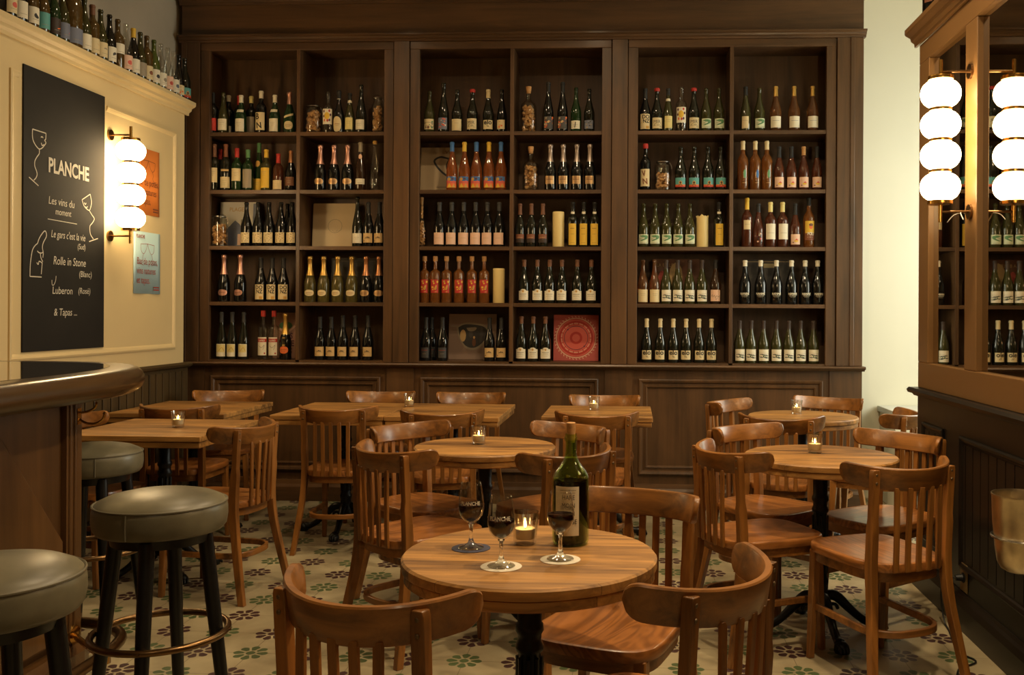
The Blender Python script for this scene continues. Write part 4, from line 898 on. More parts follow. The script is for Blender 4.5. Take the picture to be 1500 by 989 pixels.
# label art -----------------------------------------------------------
def base(s,w,v0,v1,m): s.grid(-w/2,v0,w/2,v1,m,0,10)
def tl(s,v,w,m='dkgrey',t=.0022,u=0): s.rect(u-w/2,v,u+w/2,v+t,m,1)
def lab_plain(s,m='cream',v0=.03,v1=.105,w=.076,lines=2):
    base(s,w,v0,v1,m)
    for k in range(lines): tl(s,v1-.03-.012*k,.036-.008*k,'grey',.0016)
def lab_spots(s):
    base(s,.078,.025,.10,'cream'); r=random.Random(3)
    for k in range(26): s.poly(ell(r.uniform(-.034,.034),r.uniform(.034,.094),r.uniform(.0015,.0034),r.uniform(.001,.0026),7),'dkbrown')
def lab_mountain(s):
    base(s,.074,.028,.095,'tan'); s.poly([(-.020,.060),(-.012,.066),(-.008,.064),(-.001,.072),(.004,.067),(.010,.069),(.020,.060),(.012,.061),(.002,.062),(-.010,.061)],'dkbrown'); tl(s,.055,.045,'brown',.0014); s.poly(ell(-.026,.042,.004,.005,8),'brown')
def lab_donz(s):
    base(s,.076,.018,.125,'cream'); s.text('DO',.036,.006,.092,'black',bold=True,sx=.95); s.text('NZ',.036,.008,.062,'black',bold=True,sx=.9); s.rect(-.030,.06,-.024,.066,'gold'); s.rect(.008,.020,.030,.040,'gold',1)
def lab_elo(s):
    base(s,.076,.022,.086,'cream'); s.text('elo',.046,0,.056,'black',bold=True,sx=1.05); s.line([(-.006,.05),(.0,.036)],.003,'black'); s.line([(.002,.048),(.01,.034)],.003,'black')
def lab_bn(s):
    base(s,.080,.022,.150,'cream'); s.text('B',.06,-.016,.100,'black',bold=True,sx=.9); s.text('N',.06,.0,.036,'black',bold=True,sx=.9,shear=-.15)
def lab_vn(s):
    base(s,.074,.028,.150,'cream'); s.text('V',.056,-.004,.100,'rust',bold=True,sx=.8,shear=-.2); s.text('N',.056,.004,.044,'rust',bold=True,sx=.9,shear=-.1)
def lab_shield(s):
    base(s,.080,.022,.088,'white'); s.poly(ell(0,.088,.022,.012,16,0,PI),'white',0); s.poly(ell(0,.085,.007,.008,10),'gold'); tl(s,.063,.05,'dkgrey',.0024); tl(s,.055,.036,'grey',.0016); tl(s,.047,.044,'grey',.0016); tl(s,.035,.030,'grey',.0014)
def lab_swoosh(s):
    base(s,.078,.024,.090,'paleg')
    s.poly(curve2([(-.030,.078),(0,.084),(.028,.080),(.033,.068),(.020,.056),(-.004,.046),(-.026,.042),(-.006,.054),(.008,.062),(.004,.068),(-.012,.070)],30),'green')
    s.line(curve2([(-.032,.05),(-.01,.052),(.02,.062)],8),.002,'dkgrey'); s.line(curve2([(-.03,.06),(-.01,.064),(.01,.074)],8),.0016,'dkgrey'); tl(s,.031,.05,'dkgrey',.0014)
def lab_sketch(s):
    base(s,.080,.018,.098,'white'); r=random.Random(5); tl(s,.071,.078,'grey',.0012)
    for k in range(9): u=r.uniform(-.034,.02); v=r.uniform(.042,.064); s.line(curve2([(u,v),(u+.01,v-.004),(u+.022,v+r.uniform(-.006,.004))],6),r.uniform(.002,.005),'dkgrey')
    for k in range(4): u=r.uniform(-.01,.02); v=r.uniform(.04,.054); s.poly(ell(u,v,.006,.0035,7),'green')
    s.line(curve2([(.006,.040),(.02,.036),(.036,.040)],6),.004,'steelgrey'); s.line(curve2([(-.03,.060),(-.015,.064),(.0,.060)],6),.004,'steelgrey')
def lab_signature(s):
    base(s,.078,.020,.100,'pink'); s.line(curve2([(-.032,.052),(-.02,.066),(-.018,.048),(-.005,.062),(.0,.046),(.012,.060),(.018,.050),(.032,.058)],24),.002,'steelgrey'); s.line(curve2([(.0,.045),(.006,.030),(.014,.045)],8),.0016,'steelgrey')
def lab_teal(s):
    base(s,.082,.022,.088,'teal'); s.grid(-.041,.022,.041,.040,'orange',1); s.grid(-.041,.022,.041,.030,'red',2)
    s.poly(ell(.002,.050,.012,.016,12),'gold',3); s.poly(ell(.002,.052,.007,.009,10),'dkbrown',4); s.line(curve2([(-.012,.034),(.002,.040),(.016,.032)],8),.004,'dkbrown',4)
def lab_pinkart(s):
    base(s,.072,.020,.092,'pink'); s.poly(ell(.004,.045,.015,.009,10),'yellow'); s.poly([(-.005,.05),(.006,.062),(.018,.052),(.010,.048)],'coral',2); s.poly(ell(-.018,.034,.006,.004,8),'brown',2)
def lab_sunset(s):
    base(s,.080,.020,.098,'orange'); s.grid(-.040,.066,.040,.098,'blue',1); s.poly([(-.04,.070),(-.02,.078),(.0,.060),(.02,.070),(.04,.064),(.04,.05),(-.04,.05)],'coral',2); s.poly(ell(-.016,.080,.014,.012,12),'gold',2); s.poly([(-.034,.02),(-.012,.052),(.004,.02)],'yellow',3); s.poly([(.004,.02),(.020,.048),(.034,.02)],'gold',3); s.poly(ell(.012,.082,.008,.008,8),'purple',3)
def lab_art(s,cols,v0,v1,w=.076,b='cream',n=16,seed=1):
    base(s,w,v0,v1,b); r=random.Random(seed)
    for k in range(n):
        u=r.uniform(-w*.42,w*.42); v=r.uniform(v0+.008,v1-.008); a=r.uniform(.004,.010); s.poly(ell(u,v,a,a*r.uniform(.5,1.1),6,a0=r.random(),a1=r.random()*.3+2*PI),cols[k%len(cols)],1+k%3)
def lab_clearart(s):
    base(s,.078,.062,.172,'white'); s.poly(ell(.0,.122,.020,.026,14),'yellow')
    for u,v,m in ((-.024,.155,'purple'),(-.026,.12,'purple'),(-.018,.09,'orange'),(.018,.158,'red'),(.026,.13,'purple'),(.018,.092,'purple'),(.004,.088,'red')): s.poly(ell(u,v,.007,.010,8,a0=u*9),m,2)
def lab_oval(s,m,v=.066,rx=.036,ry=.022):
    n=22; vs=[];fs=[]
    for i in range(n+1):
        u=-rx+2*rx*i/n; h=ry*max(0,1-(u/rx)**2)**.38; vs+=[(u,v-h),(u,v+h)]
        if i: fs.append((2*i-2,2*i,2*i+1,2*i-1))
    s.items.append((vs,fs,m,0)); tl(s,v-.001,.042,'rust',.003); tl(s,v-.012,.03,'brown',.0016)
def lab_yellowtall(s,m='yellow'): base(s,.058,.014,.165,m); tl(s,.13,.03,'brown',.003); tl(s,.09,.026,'brown',.0016); tl(s,.028,.03,'brown',.0014)
def lab_whitetext(s): s.text('NANNE',.022,0,.066,'white',bold=True,sx=.85); tl(s,.058,.05,'white',.002); tl(s,.050,.034,'grey',.002)
def lab_scribble(s):
    base(s,.080,.022,.098,'cream'); s.text('MIR',.034,-.004,.058,'dkgrey',sx=1.0); r=random.Random(9)
    for k in range(7): u=r.uniform(-.03,.02); v=r.uniform(.03,.055); s.line(curve2([(u,v),(u+.006,v+.006),(u+.014,v)],6),.0016,'steelgrey')
# type: profile, radius, glass, cap material, cap start, label fn, words
T={
'redlabel':('bord',.0375,'black','black',.74,lambda s:lab_plain(s,'red',.02,.11),'black bottle with dark red label'),
'hockwhite':('hock',.0375,'olive',None,0,lambda s:lab_plain(s,'white',.022,.105),'slim olive bottle with white label'),
'darkwhitecap':('bord',.0375,'black','white',.84,lambda s:lab_plain(s,'white',.015,.07),'dark white-capped bottle set back in shadow'),
'redcapback':('bord',.0375,'dark','red',.76,None,'dark red-capped bottle standing behind others'),
'greencollar':('burg',.040,'green','white',.80,lambda s:(lab_plain(s,'white',.012,.105,.078,3),s.grid(-.032,.152,.032,.172,'white',0)),'green bottle with white collar and label'),
'greyback':('bord',.0375,'dark','paleyellow',.82,lambda s:lab_plain(s,'grey',.015,.135),'dark bottle with grey label set back'),
'letters_bn':('bord',.0385,'black','white',.82,lab_bn,'dark bottle with two big black letters on cream'),
'sashchamp':('champ',.043,'green','foil_pink',.70,lambda s:(s.poly([(-.036,.105),(.036,.128),(.036,.144),(-.036,.120)],'cream'),lab_oval(s,'cream',.055,.034,.03)),'green sparkling bottle with slanting cream sash'),
'clearart':('bord',.0385,'clear',None,0,lab_clearart,'empty clear bottle with yellow flower label'),
'creamoval':('champ',.0385,'black','black',.80,lambda s:(lab_oval(s,'cream',.062,.034,.055),s.grid(-.02,.245,.02,.258,'white',0)),'black bottle with tall oval cream label'),
'yellowring':('hock',.0365,'olive','black',.84,lambda s:(lab_plain(s,'paleyellow',.025,.11,.058),s.grid(-.02,.218,.02,.236,'white',0)),'slim bottle with pale yellow label, white neck ring'),
'tallwhite':('hock',.0385,'dark',None,0,lambda s:lab_plain(s,'white',.024,.095,.076,2),'tall slender dark bottle with low white label'),
'browncapwhite':('bord',.0375,'dark','brown',.72,lambda s:lab_plain(s,'cream',.06,.165,.07,3),'brown-capped bottle with cream label'),
'redneckcream':('bord',.0375,'dark','rust',.72,lambda s:(lab_plain(s,'cream',.02,.10,.078,4),s.grid(-.03,.14,.03,.155,'tan',0)),'red-necked bottle with lined cream label'),
'bordeauxgreen':('bord',.0385,'green','red',.78,lambda s:lab_plain(s,'cream',.07,.16,.074,3),'green bottle with red cap and cream label'),
'bordeauxgrey':('bord',.0385,'green','green',.80,lambda s:lab_plain(s,'grey',.02,.155,.072,3),'green-capped bottle with grey label'),
'bordeauxyellow':('bord',.0385,'olive','yellow',.80,lambda s:lab_plain(s,'yellow',.02,.165,.074,3),'yellow-capped bottle with large yellow label'),
'medallion':('hock',.0375,'green','green',.80,lambda s:(lab_plain(s,'yellow',.005,.095,.06,2),s.poly(ell(0,.205,.020,.024,14),'gold',0)),'tall green bottle with gold medallion'),
'redsmall':('bord',.0375,'deeprose','red',.74,lambda s:lab_plain(s,'cream',.01,.075,.076,2),'short red-sealed bottle with low cream label'),
'coppercap':('burg',.0395,'black','foil_copper',.70,lambda s:lab_plain(s,'brown',.035,.098,.076,2),'dark copper-capped bottle with brown label'),
'champrose':('champ',.043,'black','foil_pink',.58,lambda s:lab_oval(s,'lbl_gold'),'black sparkling bottle with pink foil, gold oval label'),
'champpink':('champ',.043,'black','foil_pink',.58,lambda s:lab_oval(s,'foil_pink'),'black sparkling bottle with pink foil, pink oval label'),
'champgold':('champ',.043,'gold','foil_gold',.58,lambda s:lab_oval(s,'cream'),'pale gold sparkling bottle with white oval label'),
'champcopper':('champ',.043,'black','foil_copper',.58,lambda s:lab_oval(s,'lbl_gold'),'dark sparkling bottle with copper foil, gold oval'),
'champorange':('champ',.042,'black','foil_gold',.55,lambda s:(lab_oval(s,'orange',.07,.034,.026),s.grid(-.010,.10,.010,.16,'gold',0)),'black sparkling bottle with gold foil, orange label'),
'champsilver':('champ',.043,'black','foil_silver',.62,lambda s:(s.grid(-.034,.045,.034,.102,'lbl_gold',0,14),tl(s,.075,.05,'rust',.004),tl(s,.085,.05,'brown',.002)),'black sparkling bottle with silver foil'),
'ambertall':('hock',.0385,'copperdark','grey',.80,lambda s:(lab_plain(s,'white',.045,.085,.074,1),s.poly(ell(0,.245,.014,.018,10),'pink',0)),'tall tobacco-coloured bottle with low white label'),
'clearslim':('hock',.0385,'clear','gold',.93,None,'tall empty clear bottle without label'),
'spots':('burg',.0405,'black',None,0,lab_spots,'dark bottle with spotted cream label'),
'mountain':('burg',.039,'black','black',.74,lab_mountain,'dark bottle with tan mountain label'),
'letters_donz':('burg',.040,'black','black',.76,lab_donz,'dark bottle with bold black letters on cream label'),
'yellowwhite':('hock',.0375,'dark','steelgrey',.78,lambda s:(base(s,.072,.020,.110,'white'),s.grid(-.030,.05,.030,.105,'paleyellow',1),s.line(curve2([(-.01,.06),(.01,.085),(.025,.06)],8),.004,'gold')),'dark bottle with yellow and white label'),
'spirit':('spirit',.0375,'clear','red',.88,lambda s:(base(s,.072,.03,.16,'white'),s.grid(-.037,.125,.037,.150,'red',1,12),s.text('SLAVKO',.018,0,.130,'white',bold=True,sx=.7),s.line(curve2([(-.02,.10),(0,.085),(.02,.105),(.01,.07)],12),.003,'grey'),s.poly(ell(.022,.045,.006,.006,8),'red',2)),'clear spirit bottle with red cap and banded label'),
'speckle':('burg',.040,'olive',None,0,lambda s:(lab_art(s,['grey','green','brown'],.022,.096,.078,'cream',10,4),tl(s,.07,.05,'dkgrey'),tl(s,.045,.05,'dkgrey')),'olive bottle with speckled cream label'),
'redart':('hock',.039,'dark',None,0,lambda s:lab_art(s,['coral','red','white','orange'],.022,.105,.076,'bluegrey',14,7),'tall dark bottle with red art label'),
'plainwhite':('burg',.040,'dark',None,0,lambda s:lab_plain(s,'cream',.012,.095,.082,1),'dark bottle with plain cream label'),
'scribble':('burg',.0405,'dark','red',.93,lab_scribble,'red-topped dark bottle with scribbled cream label'),
'letters_elo':('burg',.0395,'dark','cream',.80,lab_elo,'cream-capped dark bottle with three bold black letters'),
'dotslabel':('hock',.0365,'black',None,0,lambda s:lab_art(s,['tan','orange'],.022,.088,.062,'cream',6,2),'slim black bottle with dotted cream label'),
'tallart':('hock',.039,'black','black',.80,lambda s:lab_art(s,['tan','orange','brown','coral','grey'],.022,.110,.076,'dkgrey',20,11),'tall black bottle with colourful art label'),
'greenwhite':('burg',.0385,'green',None,0,lambda s:(lab_plain(s,'white',.022,.080,.070,2),s.line([(-.004,.03),(.002,.07)],.006,'steelgrey')),'green bottle with short white label'),
'bluelabel':('burg',.0385,'dark',None,0,lambda s:lab_art(s,['grey','dkgrey'],.022,.082,.070,'bluegrey',8,3),'dark bottle with blue-grey label'),
'sunblue':('burg',.0405,'orange','blue',.80,lab_sunset,'orange wine bottle with blue cap and sunset label'),
'sunyellow':('burg',.0405,'orange','yellow',.80,lab_sunset,'orange wine bottle with yellow cap and sunset label'),
'blankpink':('burg',.0415,'black','steelgrey',.80,lambda s:(base(s,.084,.016,.100,'pink'),tl(s,.06,.04,'grey',.0014)),'dark bottle with pale pink-white label'),
'brownlabel':('burg',.038,'dark','brown',.74,lambda s:(base(s,.066,.030,.090,'rust'),s.grid(-.033,.030,.033,.058,'dkbrown',1),tl(s,.065,.04,'tan',.002),tl(s,.05,.04,'grey',.0014)),'dark bottle with brown label'),
'yellowtall':('bord',.037,'dark','black',.84,lambda s:(lab_yellowtall(s),s.grid(-.016,.236,.016,.252,'white',0)),'dark bottle with tall yellow label, white neck ring'),
'amberspirit':('spirit',.0370,'amber','cork',.90,lambda s:lab_art(s,['red','yellow','gold','rust'],.070,.165,.06,'red',18,6),'amber bottle with red and yellow label'),
'shield':('burg',.0405,'dark','brown',.84,lab_shield,'dark bottle with arched white crest label'),
'darklabel':('burg',.040,'black','black',.74,lambda s:(base(s,.064,.022,.095,'steelgrey'),tl(s,.075,.05,'red',.002),tl(s,.05,.03,'grey',.0016)),'black bottle with charcoal label'),
'swoosh':('burg',.0395,'olive',None,0,lab_swoosh,'olive bottle with green swirl label'),
'narrowlabel':('hock',.0375,'olive','black',.80,lambda s:lab_plain(s,'cream',.02,.105,.050,1),'olive bottle with narrow cream label'),
'rosegold':('burg',.0415,'rose','foil_gold',.78,lambda s:(base(s,.082,.024,.104,'white'),tl(s,.072,.05,'bluegrey',.002)),'rose wine bottle with gold cap and white label'),
'teal':('burg',.0415,'dark',None,0,lab_teal,'dark bottle with teal label and seated figure'),
'amberdot_green':('bord',.0385,'amber','cream',.82,lambda s:(s.poly(ell(.012,.115,.010,.030,16),'green',0),tl(s,.05,.03,'tan',.002,.01)),'amber bottle with cream cap and green oval'),
'amberdot_blue':('bord',.0385,'amber','cream',.82,lambda s:(s.poly(ell(.012,.115,.010,.030,16),'blue',0),tl(s,.05,.03,'tan',.002,.01)),'amber bottle with cream cap and blue oval'),
'pinkart':('burg',.038,'deeprose','black',.74,lab_pinkart,'dark rose bottle with pink and yellow label'),
'pinkartgold':('burg',.038,'deeprose','cork',.80,lab_pinkart,'dark rose bottle with tan cap and pink label'),
'yellowcap':('bord',.0375,'deeprose','yellow',.76,lambda s:lab_plain(s,'cream',.125,.19,.05,1),'rose bottle with yellow cap, small raised label'),
'floral':('hock',.0395,'deeprose','black',.80,lambda s:[s.poly(ell(u,v,.007,.006,7),m,0) for u,v,m in ((-.01,.04,'pink'),(.012,.06,'coral'),(.002,.085,'grey'),(-.016,.075,'purple'),(.016,.035,'black'),(.01,.095,'pink'),(-.006,.06,'black'))],'dark rose bottle with painted flowers'),
'rosewhite':('bord',.0395,'deeprose','paleyellow',.78,lambda s:(base(s,.076,.056,.165,'white'),tl(s,.10,.05,'grey',.002)),'rose bottle with cream cap and big white label'),
'poster_art':('bord',.0385,'amber','black',.84,lambda s:(base(s,.074,.05,.185,'yellow'),s.poly(ell(.006,.145,.014,.018,12),'orange'),s.poly(ell(.006,.158,.016,.010,10),'brown',2),s.grid(-.037,.05,.037,.10,'rust',1),s.text('POU',.030,.004,.085,'white',bold=True,sx=.8),tl(s,.07,.04,'white',.004)),'amber bottle with yellow cartoon-style face label'),
'roseblank':('burg',.0395,'rose',None,0,lambda s:lab_plain(s,'cream',.012,.10,.078,2),'rose bottle with plain cream label'),
'sketch':('burg',.0395,'olive','dkbrown',.80,lab_sketch,'olive bottle with sketched landscape label'),
'signature':('burg',.0395,'copperdark','black',.80,lab_signature,'brown bottle with signature on pinkish label'),
'whitetext':('burg',.0425,'black','white',.86,lab_whitetext,'white-capped black bottle with white printed lettering'),
}
_bm={}
def bottle_meshes(kind,H):
    """body, label and capsule meshes, shared by the copies of a kind"""
    k=(kind,H)
    if k in _bm: return _bm[k]
    pf,R,gl,cap,c0,fn,_=T[kind]
    prof=PF[pf](R,H)
    sc=H/.30
    mb=MB(); mb.lathe(prof,22); o=mb.build('wine_bottle',G[gl],angle=60); body=o.data; bpy.data.objects.remove(o)
    lab=capm=None
    if fn:
        s=Sheet(); fn(s); mb=MB(); mats=s.mats()
        s.wrap(mb,lambda z:radius_at(prof,z),{m:i for i,m in enumerate(mats)})
        o=mb.build('label',[P.get(m) or M[m] for m in mats],recalc=False); lab=o.data; bpy.data.objects.remove(o)
    if cap:
        z0=c0*H; ring=[(radius_at(prof,z0)+.0008,z0)]+[(r+.0008,z) for r,z in prof if z>z0 and r>0]
        ring[-1]=(ring[-1][0],H+.0006); ring.append((0,H+.0008))
        if pf=='spirit': ring=[(R*.42,z0),(R*.44,z0+.004),(R*.44,H),(R*.40,H+.002),(0,H+.002)]
        if kind in ('scribble','letters_vn'): ring=[(R*.40,z0),(R*.50,z0+.004),(R*.52,H-.006),(R*.44,H+.002),(0,H+.004)]
        mb=MB(); mb.lathe(ring,18); o=mb.build('capsule',P.get(cap) or M[cap],angle=50); capm=o.data; bpy.data.objects.remove(o)
    _bm[k]=(body,lab,capm); return _bm[k]
T['letters_vn']=('bord',.0375,'black','red',.90,lab_vn,'red-topped black bottle with two red letters on cream')
def put_bottle(kind,H,x,y,z,label,group,rz=0):
    body,lab,cap=bottle_meshes(kind,H)
    o=bpy.data.objects.new('wine_bottle',body); COL.objects.link(o); o.location=(x,y,z+.0004); o.rotation_euler=(0,0,rz)
    if lab: c=bpy.data.objects.new('label',lab); COL.objects.link(c); c.parent=o
    if cap: c=bpy.data.objects.new('capsule',cap); COL.objects.link(c); c.parent=o
    tag(o,label,'bottle',group); return o
ORD=['first','second','third','fourth','fifth','sixth','seventh','eighth','ninth','tenth']
ROWN=[None,'top','second','third','fourth','bottom']; BAYN=[None,'left','middle','right']
rb=random.Random(3)
for (bay,half,row),items in BOTTLES.items():
    items=sorted(items,key=lambda i:i[0]); side='left' if half=='L' else 'right'
    for i,(x,dy,H,kind) in enumerate(items):
        lab=f"{T[kind][6]}, {ORD[i]} of {side} half, {ROWN[row]} shelf, {BAYN[bay]} bay"
        w=lab.split()
        if len(w)>16: lab=f"{' '.join(T[kind][6].split()[:16-9])}, {ORD[i]} of {side} half, {ROWN[row]} shelf, {BAYN[bay]} bay"
        put_bottle(kind,H,x,6.775+dy+rb.uniform(-.003,.003)*0,SHZ[row],lab,f'wine bottles on the {ROWN[row]} shelf of the {BAYN[bay]} bookcase bay',rz=rb.uniform(-.16,.16))

# bottles standing on the left cornice
WB=[(4.582,.31,'coral','cream','dark','white and pink label'),(4.666,.31,'','white','black','dark label above white foot'),(4.759,.32,'black','white','brownempty','white label with black mark'),(4.850,.31,'teal','teal','brownempty','teal label'),(4.945,.31,'orange','dkbrown','green','orange and black label, green glass'),(5.028,.31,'coral','bluegrey','olive','blue label with red cloud'),
 (5.132,.50,'grey','bluegrey','brownempty','much larger than the rest, small grey label'),(5.236,.31,'black','white','olive','narrow white label beside the big one'),(5.318,.30,'tan','cream','brownempty','cream label and brown cap'),(5.402,.30,'grey','cream','olive','yellow-cream label'),(5.497,.30,'dkgrey','white','black','white label with pencil scribble'),(5.587,.30,'','white','brownempty','white label placed high'),
 (5.680,.30,'coral','pink','clear','pink label on clear glass'),(5.768,.30,'','white','black','white label below yellow capsule'),(5.850,.30,'','grey','olive','low grey label'),(5.930,.30,'rust','cream','brownempty','cream label and red dash'),(6.021,.30,'steelgrey','white','greenempty','white label with dark triangle on green-gold glass'),(6.111,.30,'grey','white','clear','white label on clear glass'),
 (6.203,.30,'coral','pink','clear','pinkish label on clear glass near the corner'),(6.288,.30,'bluegrey','white','clear','blue-grey patterned label on clear glass')]
for i,(y,H,art,bse,gl,words) in enumerate(WB):
    R=.060 if H>.36 else .0385
    kind=f'wall{i}'
    T[kind]=('burg' if i not in (1,8,11,15) else 'bord',R,gl,{8:'brown',13:'yellow'}.get(i),.80,
      (lambda s,art=art,bse=bse,i=i,R=R:(base(s,R*1.9,.02 if i!=11 else .09,.105 if i!=11 else .15,bse), s.poly(ell(.004,.062 if i!=11 else .12,.016,.014,9,a0=i),art,1) if art else None, tl(s,.04 if i!=11 else .10,R,'grey',.002))),'')
    o=put_bottle(kind,H,-3.085 if H<.4 else -3.10,y,2.7905,f'empty bottle on the left cornice, {words}','empty bottles on the left cornice',rz=PI/2+rb.uniform(-.5,-.2))
for i,(y,x,kind,lab) in enumerate(((6.372,-3.090,'dotslabel','empty slim dark bottle second to last on the left cornice by the bookcase'),(6.455,-3.090,'teal','empty dark bottle with teal label, last on the left cornice by the bookcase'))):
    put_bottle(kind,.30,x,y-.0+(.0 if i else -.0),2.7905,lab,'empty bottles on the left cornice',rz=PI/2-.6)
T['bigdark']=('burg',.06,'black','dkbrown',.8,lambda s:(base(s,.08,.10,.20,'rust'),s.grid(-.03,.12,.03,.18,'tan',1)),'')
put_bottle('bigdark',.42,1.50,4.83,2.7905,'large black bottle with brown label on the right cornice end',None,rz=-.6)
T['bigdark2']=('bord',.058,'black',None,.8,lambda s:base(s,.08,.04,.16,'dkbrown'),'')
put_bottle('bigdark2',.42,1.50,4.68,2.7905,'large black bottle second along the right cornice',None,rz=-.6)

# ------------------------------------------------------------------ jars of corks, candles, leaning prints
cork_m=M['cork']
def cork_heap(inside_r,z0,z1,seed,n=60):
    """loose wine corks heaped in a jar: more than anyone would count"""
    mb=MB(); r=random.Random(seed); N=0
    z=z0+.026
    while z<z1:
        for k in range(max(4,int((inside_r/.022)**2*1.6))):
            rad=max(0,inside_r-.019); a=r.uniform(0,2*PI); q=rad*math.sqrt(r.random()) if k%3 else rad
            c=Vector((q*math.cos(a),q*math.sin(a),z+r.uniform(-.006,.006)))
            tilt=r.uniform(-.9,.9); az=r.uniform(0,2*PI); d=Vector((math.cos(az)*math.cos(tilt),math.sin(az)*math.cos(tilt),math.sin(tilt)))*.016
            # keep inside the wall
            for e in (1,-1):
                p=c+d*e; l=math.hypot(p.x,p.y)
                if l>inside_r-.012: c-=Vector((p.x,p.y,0)).normalized()*(l-inside_r+.012)
            mb.tube([c-d,c+d],.0098,8)
        z+=.017
    return mb
clear_jar=thin_glass('jar_glass',(.96,.96,.93),.06)
def jar(x,row,R,H,fill,lab,style,y=6.785):
    root=empty('cork_jar',(x,y,SHZ[row]+.0004)); tag(root,lab,'jar','glass vessels full of wine corks')
    t=.003
    if style=='clip': out=[(0,0),(R-.006,0),(R,.006),(R,H*.76),(R*.93,H*.83),(R*.74,H*.88),(R*.74,H*.91)]; lid=True
    elif style=='tall': out=[(0,0),(R*.85,0),(R*.92,.008),(R,H*.45),(R*.96,H*.66),(R*.62,H*.80),(R*.60,H*.86),(R*.66,H*.88)]; lid=True
    elif style=='carafe': out=[(0,0),(R-.003,0),(R,.006),(R,H*.46),(R*.9,H*.53),(R*.42,H*.64),(R*.36,H*.8),(R*.36,H*.99)]; lid=False
    else: out=[(0,0),(R-.004,0),(R,.006),(R,H*.56),(R*.93,H*.62),(R*.55,H*.69),(R*.32,H*.73),(R*.30,H*.96),(R*.34,H)]; lid=False
    inn=[(max(0.001,r-t),max(z,t)) for r,z in reversed(out[1:])]+[(0,t)]
    mb=MB(); mb.lathe(out+inn,28); mb.build('glass',clear_jar,root,angle=50)
    mb=cork_heap(R-t-.001,t,fill,int(abs(x)*1000)); 
    if style=='carafe':
        for k in range(4): mb.tube([(0,0,H*.60+k*.03),(0.003,0,H*.60+k*.03+.026)],.0095,8)
    o=mb.build('corks',cork_m,root,angle=60); o['kind']='stuff'
    if lid:
        zt=H*.91 if style=='clip' else H*.885; rr=(R*.78 if style=='clip' else R*.68)
        mb=MB(); mb.lathe([(0,0),(rr,0),(rr*1.02,.006),(rr*.97,H*.05),(rr*.6,H*.085),(0,H*.09)],28,c=(0,0,zt)); mb.build('lid',clear_jar,root,angle=50)
        mb=MB(); mb.tube([(rr*1.03*math.cos(2*PI*i/32),rr*1.03*math.sin(2*PI*i/32),zt+.001) for i in range(32)],.0022,6,closed=True)
        mb.tube([(rr*1.03,0,zt),(R+.004,0,zt-.03),(R+.002,0,zt-.045)],.0018,6); mb.build('clip_wire',M['steel'],root)
    else:
        mb=MB(); zt=H*(.96 if style!='carafe' else .98); r_=R*.30; mb.lathe([(0,-.03),(r_*.9,-.03),(r_*1.15,0),(r_*1.2,.018),(0,.02)],14,c=(0,0,zt)); mb.build('stopper',cork_m,root)
    return root
jar(-2.297,1,.062,.213,.150,'wide clip-top jar of wine corks, left bay top shelf','clip')
jar(-1.829,1,.047,.284,.19,'tall narrow jar of wine corks at right end, left bay top shelf','tall')
jar(-2.985,3,.062,.235,.165,'wide clip-top jar of wine corks in front of a print, left bay third shelf','clip')
jar(-.740,1,.057,.326,.19,'bottle-shaped vessel of wine corks, middle bay top shelf','bottle')
jar(-.722,2,.057,.311,.18,'bottle-shaped vessel of wine corks, middle bay second shelf','bottle')
jar(-1.505,3,.037,.345,.18,'slender carafe of wine corks with stopper, middle bay third shelf','carafe')
jar(.216,2,.060,.221,.115,'half-full clip-top jar of wine corks, right bay second shelf','clip')
wax2=plain('ivory_pillar_wax',(230,204,136),rough=.5,sss=.1)
def pillar(x,row,R,H,lab,melt=False):
    mb=MB(); n=32
    def rg(r,z,j=0): return [(r*math.cos(2*PI*i/n),r*math.sin(2*PI*i/n),z+j*(math.sin(i*.6)*.5+math.sin(i*1.7)*.35)) for i in range(n)]
    j=.014 if melt else 0
    mb.rings([rg(R*.96,0),rg(R,.004),rg(R,H-.012,j*.3),rg(R*(1.04 if melt else .99),H-.003,j),rg(R*.92,H,j),rg(R*.85,H-.004,j*.6),rg(R*.5,H-.012),rg(.004,H-.014)])
    root=empty('pillar_candle',(x,6.79,SHZ[row]+.0004)); tag(root,lab,'candle','ivory pillar candles in the bookcase')
    mb.build('wax',wax2,root,angle=50)
    mb=MB(); mb.tube([(0,0,H-.016),(.001,0,H+.002)],.0016,6); mb.build('wick',M['plastic_black'],root)
pillar(-.523,3,.042,.252,'ivory pillar candle between bottles, middle bay third shelf')
pillar(-.948,4,.042,.247,'ivory pillar candle at right of amber bottles, middle bay fourth shelf')
pillar(.497,3,.043,.222,'melted ivory pillar candle with ragged rim, right bay third shelf',True)
def leaning(name,x0,x1,row,h,paper,art,lab,cat,y=6.925):
    root=empty(name,((x0+x1)/2,y,SHZ[row]+.0022)); tag(root,lab,cat); w=x1-x0; ang=-.09; root.rotation_euler=(ang,0,0)
    mb=MB(); mb.box(-w/2,0,0,w/2,.010,h/math.cos(ang)); mb.build('cover',paper,root,smooth=False,bevel=.001)
    s=Sheet(); art(s,w,h)
    if s.items: sheet_obj(s,'print',lambda u,v,d:(u,-.0004-d,v),root,step=.0003)
pw=plain('print_paper_white',(214,206,190),rough=.7); pcm=plain('print_paper_cream',(206,184,146),rough=.7); pdk=plain('print_paper_dark',(48,42,36),rough=.5); pkh=plain('sleeve_grey_pink',(140,116,100),rough=.5); prd=plain('sleeve_pink_red',(184,84,76),rough=.6); pbr=plain('sleeve_brown',(112,70,46),rough=.6)
